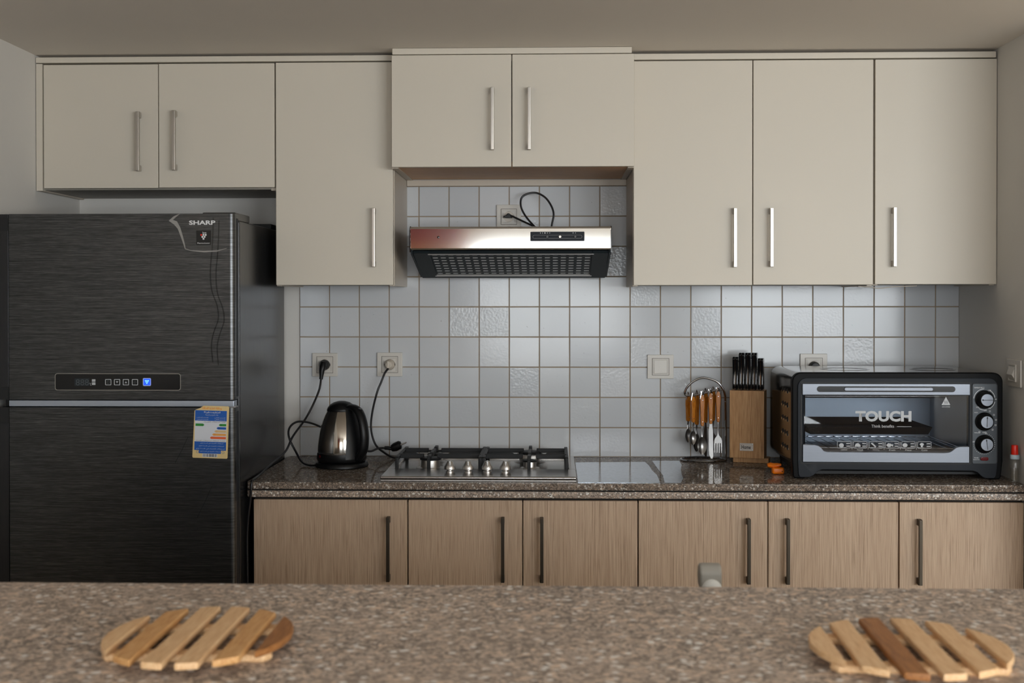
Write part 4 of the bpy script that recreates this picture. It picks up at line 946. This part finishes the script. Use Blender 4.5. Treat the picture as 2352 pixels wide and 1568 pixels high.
# the frame and bezel are cut through where the door sits
for nm in ('front_frame', 'front_bezel'):
    ob = [o_ for o_ in ov.children if o_.name.startswith(nm)][0]
    cut = MB().box(a-.004, b+.004, OF-.05, OF+.06, c+.0, d+.0).build('cutter', M_black)
    md = ob.modifiers.new('cut', 'BOOLEAN'); md.object = cut; md.operation = 'DIFFERENCE'; md.solver = 'EXACT'
    dg = bpy.context.evaluated_depsgraph_get(); me = bpy.data.meshes.new_from_object(ob.evaluated_get(dg))
    ob.modifiers.remove(md); ob.data = me; bpy.data.objects.remove(cut)
cav.build('cavity', M_ovenin, ov)
for z, nm in ((c+.030, 'rack'), (c+.075, 'tray_rail')):
    if nm == 'rack':
        MB().tube([(a+.004, OF+.02, z), (b-.004, OF+.02, z), (b-.004, -0.15, z), (a+.004, -0.15, z)], .002, 6, closed=True).build('wire_rack', M_chrome, ov)
        for k in range(16):
            x = a + .02 + (b-a-.04)*k/15; MB().cyl((x, OF+.02, z), (x, -0.15, z), .0013, n=6).build('rack_wire', M_chrome, ov)
tz = c + .092
MB().add([(a+.012, OF+.03, tz), (b-.09, OF+.03, tz), (b-.09, -.15, tz), (a+.012, -.15, tz), (a+.022, OF+.038, tz-.022), (b-.10, OF+.038, tz-.022), (b-.10, -.158, tz-.022), (a+.022, -.158, tz-.022)],
         [(0, 1, 5, 4), (1, 2, 6, 5), (2, 3, 7, 6), (3, 0, 4, 7), (4, 5, 6, 7)]).build('baking_tray', M_blackm, ov)
for z in (c+.012, d-.018): MB().cyl((a, -0.30, z), (b, -0.30, z), .005, n=12).build('heating_tube', M_steel, ov)
# door
yd = OF - 0.003
dr = MB().box(*[opl(1843, 905, 2227, 1058)[i] for i in (0, 1)], yd+.003, yd+.006, opl(1843, 905, 2227, 1058)[2], opl(1843, 905, 2227, 1058)[3]).build('door_glass', M_ovenglass, ov)
A_ = [oo(*p) for p in ((1842, 881), (2227, 881), (2227, 907), (1842, 907))]
MB().prism(A_, 'y', yd-.004, yd+.006).build('door_top_strip', M_silver, ov, bevel=.0015)
x0, x1, z0, z1 = opl(1875, 886.5, 2193, 900)
MB().prism(rrect(x0, x1, z0, z1, .0088, 8), 'y', yd-.0045, yd).build('handle_recess', M_blackg, ov)
x0, x1, z0, z1 = opl(1938, 889.5, 2141, 897)
MB().prism(rrect(x0, x1, z0, z1, .0046, 8), 'y', yd-.009, yd-.002).build('handle_bar', M_silver, ov, bevel=.001)
LB = [oo(*p) for p in ((1843, 1063), (2226, 1064), (2226, 1026), (2204, 1026), (2196, 1028), (2187, 1035), (2180, 1039), (2170, 1040.5), (1900, 1039), (1892, 1037), (1886, 1030), (1880, 1025), (1872, 1023), (1843, 1022))]
MB().prism(LB, 'y', yd-.003, yd+.006).build('door_bottom_strip', M_silver, ov, bevel=.0012, seg=1)
x0, x1, z0, z1 = opl(1838.5, 877, 2231, 1068)
xi0, xi1, zi0, zi1 = opl(1841.5, 880, 2228, 1065)
MB().ring(rrect(x0, x1, z0, z1, .004), rrect(xi0, xi1, zi0, zi1, .003), 'y', OF-.001, OF+.004).build('door_gap', M_blackm, ov)
# lettering and pictograms printed on the glass
yt = yd + 0.0022
def otext(s, p, q, m=M_print, bold=0.0, parent=ov):
    x0, x1, z0, z1 = opl(p[0], p[1], q[0], q[1]); return text(s, x0, x1, z0, z1, yt, m, parent, bold=bold)
otext('TOUCH', (1965, 944), (2094, 969), bold=0.045)
otext('Think benefits', (2002, 976), (2054, 983))
x0, x1, z0, z1 = opl(2061, 980, 2094, 981); MB().box(x0, x1, yt-.0002, yt, z0, z1).build('printed_line', M_print, ov)
T = [oo(*p) for p in ((2173, 911), (2163, 930), (2183, 930))]
MB().prism(T, 'y', yt-.0002, yt).build('warning_triangle', M_print, ov)
for k in (-1, 0, 1):
    x, z = oo(2173 + 3*k, 924); MB().tube(spline([(x, yt-.0004, z-.004), (x+.001, yt-.0004, z-.001), (x-.001, yt-.0004, z+.002), (x, yt-.0004, z+.005)], 3), .0005, 5).build('heat_wave', M_blackm, ov)
otext('HOT SURFACE', (2164, 932.5), (2182, 936))
for k, nm in enumerate(('CHICKEN', 'PIZZA', 'Hotdog', 'Fish', 'Pizza', 'Cake')):
    u = 1923 + k*37
    x0, x1, z0, z1 = opl(u, 1015, u+32, 1031)
    MB().ring(rrect(x0, x1, z0, z1, .004), rrect(x0+.001, x1-.001, z0+.001, z1-.001, .003), 'y', yt-.0002, yt).build('pictogram_frame', M_print, ov)
    cx, cz = oo(u+10, 1023.5)
    if k == 0: sh = [(cx+.007*math.cos(t)*(1.0), cz-.001+.0062*math.sin(t)) for t in [2*PI*i/16 for i in range(16)]]
    elif k == 1: sh = [(cx-.009, cz-.005), (cx+.009, cz-.005), (cx+.008, cz+.001), (cx+.002, cz+.006), (cx-.005, cz+.004)]
    elif k == 2: sh = [(cx-.008, cz+.005), (cx-.004, cz+.007), (cx+.008, cz-.004), (cx+.005, cz-.007)]
    elif k == 3: sh = [(cx-.010, cz), (cx-.004, cz+.006), (cx+.004, cz+.004), (cx+.007, cz+.001), (cx+.010, cz+.004), (cx+.010, cz-.005), (cx+.006, cz-.002), (cx, cz-.006), (cx-.006, cz-.004)]
    elif k == 4: sh = [(cx-.002+.007*math.cos(t), cz+.006*math.sin(t)) for t in [2*PI*i/16 for i in range(16)]]
    else: sh = [(cx-.003, cz-.006), (cx+.003, cz-.006), (cx+.003, cz-.001), (cx+.006, cz+.001), (cx+.005, cz+.005), (cx, cz+.007), (cx-.005, cz+.005), (cx-.006, cz+.001), (cx-.003, cz-.001)]
    MB().prism(sh, 'y', yt-.0002, yt).build('pictogram', M_print, ov)
    for zz_ in (1020, 1026): x0, x1, z0, z1 = opl(u+21, zz_-1, u+30, zz_+1); MB().box(x0, x1, yt-.0002, yt, z0, z1).build('printed_line', M_print, ov)
    otext(nm, (u+9, 1033), (u+23, 1036.5))
    if k: x0, x1, z0, z1 = opl(u-3, 1016, u-2.2, 1034); MB().box(x0, x1, yt-.0002, yt, z0, z1).build('printed_line', M_print, ov)
# control panel
x0, x1, z0, z1 = opl(2233, 880, 2291, 1066.5)
MB().ring(rrect(x0, x1, z0, z1, .006), rrect(x0+.0016, x1-.0016, z0+.0016, z1-.0016, .005), 'y', OF-.0012, OF+.002).build('panel_rim', M_blackm, ov)
MB().prism(rrect(x0+.0016, x1-.0016, z0+.0016, z1-.0016, .005), 'y', OF-.0008, OF+.002).build('control_panel', m_brush('charcoal_panel', rgb(52, 56, 60), rgb(60, 64, 68), 0.4, 0.4, (3, 3, 60), .2, .03), ov)
ypn = OF - 0.0012
for k, (py_, ang) in enumerate(((917, 0), (968, 88), (1020, 97))):
    cx, cz = oo(2261, py_)
    kn_ = MB().lathe([(0.0265, 0.0), (0.0265, 0.003), (0.0235, 0.006), (0.0215, 0.019), (0.0185, 0.023), (0.0175, 0.0235)], (cx, ypn, cz), 36, 'y').build('knob', M_black, ov)
    MB().lathe([(0.0175, .0233), (0.0170, .0243), (0.0001, .0245)], (cx, ypn, cz), 36, 'y').build('knob_face', M_silver, kn_)
    ca_, sa_ = math.cos(math.radians(ang)), math.sin(math.radians(ang))
    MB().prism([(cx+u*ca_-w*sa_, cz+u*sa_+w*ca_) for u, w in ((-.014, -.0007), (.016, -.0007), (.016, .0007), (-.014, .0007))], 'y', ypn-.0252, ypn-.0244).build('pointer_line', M_blackm, kn_)
    MB().lathe([(.0001, .0252), (.0019, .0250), (.0022, .0244)], (cx - .012*ca_*(1 if k == 0 else -1), ypn, cz + (.012*sa_ if k else 0)), 10, 'y').build('pointer_dot', M_blackm, kn_)
    if k == 0:
        for a0, a1 in ((92, 175), (10, 62), (-62, -12), (-122, -78)):
            pts_o = [(cx+.0305*math.cos(math.radians(t)), cz+.0305*math.sin(math.radians(t))) for t in [a0+(a1-a0)*i/10 for i in range(11)]]
            strip(pts_o, .0014, ypn-.0003, 'dial_arc', M_white, ov)
    elif k == 2:
        for i in range(26):
            t = math.radians(85 - i*11); r0 = .0300
            MB().prism(circ(cx + r0*math.cos(t), cz + r0*math.sin(t), .0008, 6), 'y', ypn-.0003, ypn).build('dial_mark', M_white, ov)
    else:
        for ang_ in (62, 35, 8, -18, -45, -82, -115):
            t = math.radians(ang_); ux, uz = cx + .0335*math.cos(t), cz + .0335*math.sin(t)
            MB().ring(rrect(ux-.0022, ux+.0022, uz-.0022, uz+.0022, .0004, 1), rrect(ux-.0015, ux+.0015, uz-.0015, uz+.0015, .0003, 1), 'y', ypn-.0003, ypn).build('dial_mark', M_white, ov)
yt = ypn - 0.0002
otext('TEMPERATURE °C', (2237, 888), (2261, 891.5), M_white); otext('OFF', (2269, 894.5), (2276, 898), M_white); otext('90', (2285, 915), (2289, 918), M_white)
otext('MODE', (2238, 946), (2246, 948.5), M_white); otext('OFF', (2260, 941), (2267, 944), M_white); otext('250', (2242, 933.5), (2249, 936.5), M_white); otext('200', (2269, 936), (2275, 939), M_white)
otext('TIMER(min)', (2238, 993), (2251, 996), M_white); otext('OFF', (2257, 992), (2265, 995), M_white); otext('60', (2234.5, 1013), (2239, 1016.5), M_white)
otext('POWER', (2238, 1051), (2248, 1053.5), M_white); otext('INDICATOR', (2236, 1055), (2250, 1057.5), M_white)
x0, x1, z0, z1 = opl(2252, 1050, 2270, 1058.5)
MB().prism(rrect(x0, x1, z0, z1, .005, 6), 'y', ypn-.004, ypn+.001).build('indicator_lamp', M_redlamp, ov, bevel=.001)

# ------------------------------------------------------------------ small things on the worktop
oc = thing('plastic_clip', 'small orange plastic clip lying against the oven side', 'clip', (1.523, -0.385, 0.9))
MB().prism([(1.500, -0.402), (1.534, -0.402), (1.5365, -0.385), (1.534, -0.366), (1.505, -0.366), (1.498, -0.385)], 'z', 0.9004, 0.9195).build('clip_body', M_orange, oc, bevel=.005, seg=3)
MB().tube([(1.489, -0.372, .9235), (1.497, -0.372, .924), (1.508, -0.375, .922), (1.520, -0.380, .925), (1.529, -0.382, .927)], [(.005, .010), (.0085, .013), (.0085, .012), (.0065, .012), (.003, .008)], 14, flat=(0, 0, 1)).build('clip_jaw', M_orange, oc)
MB().lathe([(.0016, .0006), (.0016, 0)], (1.528, -.402, .909), 10, 'y').build('hole', M_dark, oc)

bt = thing('small_bottle', 'small clear ribbed bottle with a red cap beside the oven', 'bottle', (2.1602, -0.545, 0.9))
bx, by = 2.1602, -0.545
n = 48; vs = []; fs = []
pr_ = [(.0118, .0006), (.0128, .002), (.0128, .062), (.0112, .066), (.0088, .069)]
for i, (r, h) in enumerate(pr_):
    for k in range(n):
        rr2 = r*(1 + (0.025 if (k % 4) < 2 else -0.015)*(1 if i in (1, 2) else 0)); t = 2*PI*k/n; vs.append((bx+rr2*math.cos(t), by+rr2*math.sin(t), .9+h))
fs = [[i*n+k, i*n+(k+1) % n, (i+1)*n+(k+1) % n, (i+1)*n+k] for i in range(4) for k in range(n)] + [list(range(n))[::-1]]
MB().add(vs, fs).build('bottle_body', M_bottle, bt)
MB().lathe([(.0095, .002), (.0105, .003), (.0105, .040), (.0001, .040)], (bx, by, .9), 24).build('liquid', m_thin('clear_liquid', (0.95, 0.94, 0.92, 1), 0.02), bt)
MB().lathe([(.0090, .066), (.0126, .067), (.0130, .070), (.0130, .077), (.0120, .079), (.009, .0795)], (bx, by, .9), 28).build('collar', M_lblue, bt)
MB().lathe([(.0095, .0795), (.0098, .082), (.0092, .104), (.0085, .1065), (.0001, .107)], (bx, by, .9), 28).build('cap', M_red, bt)

# ------------------------------------------------------------------ bar counter in front, sink side behind it, tap
bar = thing('bar_counter', 'speckled brown granite bar counter across the foreground', 'counter', (0.6, -2.9, 0))
MB().box(WL+.001, 2.05, -3.30, -2.618, 1.032, 1.07).build('bar_top', M_granbar, bar, bevel=.004, seg=3)
MB().box(WL+.001, 1.95, -2.80, -2.70, 0.0, 1.032).build('bar_wall', M_wall, bar)
sk = thing('sink_unit', 'low dark sink unit with granite top behind the bar counter', 'cabinet', (0.6, -2.4, 0))
MB().box(WL+.001, 1.95, -2.698, -2.16, 0.1, 0.86).build('carcass', M_darkwood, sk)  # hidden from view; dark wood chosen to darken the lower fridge door's reflection
MB().box(WL+.001, 1.95, -2.66, -2.22, 0.0, 0.1).build('plinth', M_oak, sk)
MB().box(WL+.001, 1.97, -2.698, -2.13, 0.861, 0.90).build('sink_top', M_granite, sk, bevel=.003)
tp = thing('tap', 'grey rounded tap head with a pale dome, just showing above the bar counter edge', 'tap', (1.067, -2.385, 0.9))
MB().lathe([(.024, 0.0005), (.024, .006), (.016, .010), (.0145, .10), (.0150, .118)], (1.067, -2.385, .9), 28).build('column', M_nickel, tp)
MB().prism([(-2.402, 1.016), (-2.372, 1.016), (-2.366, 1.030), (-2.370, 1.044), (-2.380, 1.050), (-2.394, 1.049), (-2.402, 1.040)], 'x', 1.0515, 1.0825).build('lever_head', M_grey, tp, bevel=.004, seg=3)
MB().lathe([(.0145, 0), (.0140, .004), (.011, .009), (.006, .0115), (.0001, .0125)], (1.068, -2.400, 1.0165), 24, 'y').build('pale_dome', M_whitepl, tp, label='pale rounded front')

# ------------------------------------------------------------------ slatted trivets
def trivet(cx, cy, rx, ry, rot, tones, label):
    z = 1.0703; t = thing('trivet', label, 'trivet', (cx, cy, z), 'round slatted wooden trivets')
    Mx = Matrix.Translation((cx, cy, 0)) @ Matrix.Rotation(rot, 4, 'Z')
    n = 6; gap = 0.0112; w = (2*rx - gap*(n-1))/n
    Yc = lambda x: ry*math.sqrt(max(0, 1 - (x/rx)**2))
    for i in range(n):
        a = -rx + i*(w+gap); b = a + w; k = 7; up = []
        xs = [a + (b-a)*j/k for j in range(k+1)]
        top = [(x, max(Yc(x), 0.0)) for x in xs]
        out = [(x, -y) for x, y in top] + [(x, y) for x, y in reversed(top)]
        o2 = []
        for p in out:
            if not o2 or (abs(p[0]-o2[-1][0]) + abs(p[1]-o2[-1][1])) > 1e-5: o2.append(p)
        if abs(o2[0][0]-o2[-1][0]) + abs(o2[0][1]-o2[-1][1]) < 1e-5: o2.pop()
        MB().prism(o2, 'z', z+.0072, z+.0145).xf(Mx).build('slat', M_bam[tones[i]], t, bevel=.0018, seg=2)
    for y in (-.046, .052):
        hx = rx*math.sqrt(1-(abs(y)/ry)**2) - .001
        e = .010
        o2 = [(-hx, y+(-.011 if y < 0 else .011)*0), (-hx+.006, y-.0105), (hx-.006, y-.0105), (hx, y), (hx-.002, y+.0105), (-hx+.002, y+.0105)]
        MB().prism(o2, 'z', z, z+.0072).xf(Mx).build('rail', M_bam[0], t, bevel=.0018, seg=1)
trivet(0.4850, -2.9040, 0.0940, 0.1095, math.radians(0.5), (0, 1, 0, 0, 1, 2), 'round slatted wooden trivet on the bar counter, in front of the fridge')
trivet(1.1955, -2.9240, 0.0965, 0.1020, math.radians(-1.5), (0, 0, 2, 0, 0, 0), 'round slatted wooden trivet on the bar counter, in front of the oven')

# ------------------------------------------------------------------ unseen living area behind the viewer, invented to suit the reflections
cu = thing('curtain', 'added red and ochre curtain behind the viewer, tinting the hood reflection', 'curtain', (-0.22, REAR+0.08, 0.05))  # curtain added out of view to colour the mirror image in the hood
def drape(x0, x1, z0, z1, m, name):
    n = 60; P = [(x0 + (x1-x0)*i/n, REAR+0.08+0.03*math.sin(i*0.9)) for i in range(n+1)]
    vs = [(x, y, z) for z in (z0, z1) for x, y in P] + [(x, y-.004, z) for z in (z0, z1) for x, y in P]
    N = n+1; fs = []
    for i in range(n): fs += [[i, i+1, N+i+1, N+i], [2*N+i, 3*N+i, 3*N+i+1, 2*N+i+1], [i, 2*N+i, 2*N+i+1, i+1], [N+i, N+i+1, 3*N+i+1, 3*N+i]]
    fs += [[0, N, 3*N, 2*N], [n, 2*N+n, 3*N+n, N+n]]
    MB().add(vs, fs).build(name, m, cu)
drape(-0.62, 0.22, 1.80, 2.12, M_curtain, 'red_cloth'); drape(-0.62, 0.22, 0.05, 1.80, M_curtain2, 'ochre_cloth')

so = thing('sofa', 'brown sofa below the wide window behind the viewer', 'sofa', (3.1, -5.1, 0))
MB().box(2.2, 4.1, -5.45, -4.65, 0.08, 0.32).build('base', M_sofa, so, bevel=.02)
MB().box(2.2, 4.1, -5.50, -5.25, 0.32, 0.86).build('backrest', M_sofa, so, bevel=.05, seg=3)
for x0 in (2.05, 4.1): MB().box(x0, x0+.18, -5.48, -4.62, 0.05, 0.62).build('armrest', M_sofa, so, bevel=.05, seg=3)
for k in range(3): MB().box(2.24+.62*k, 2.84+.62*k, -5.25, -4.63, 0.325, 0.46).build('seat_cushion', M_sofa, so, bevel=.04, seg=3)
tag(MB().box(3.35, 3.80, -5.23, -5.10, 0.47, 0.86).build('cushion', M_frame, at=(3.57, -5.16, 0.47), bevel=.05, seg=3), 'pale cushion on the sofa behind the viewer', 'cushion')
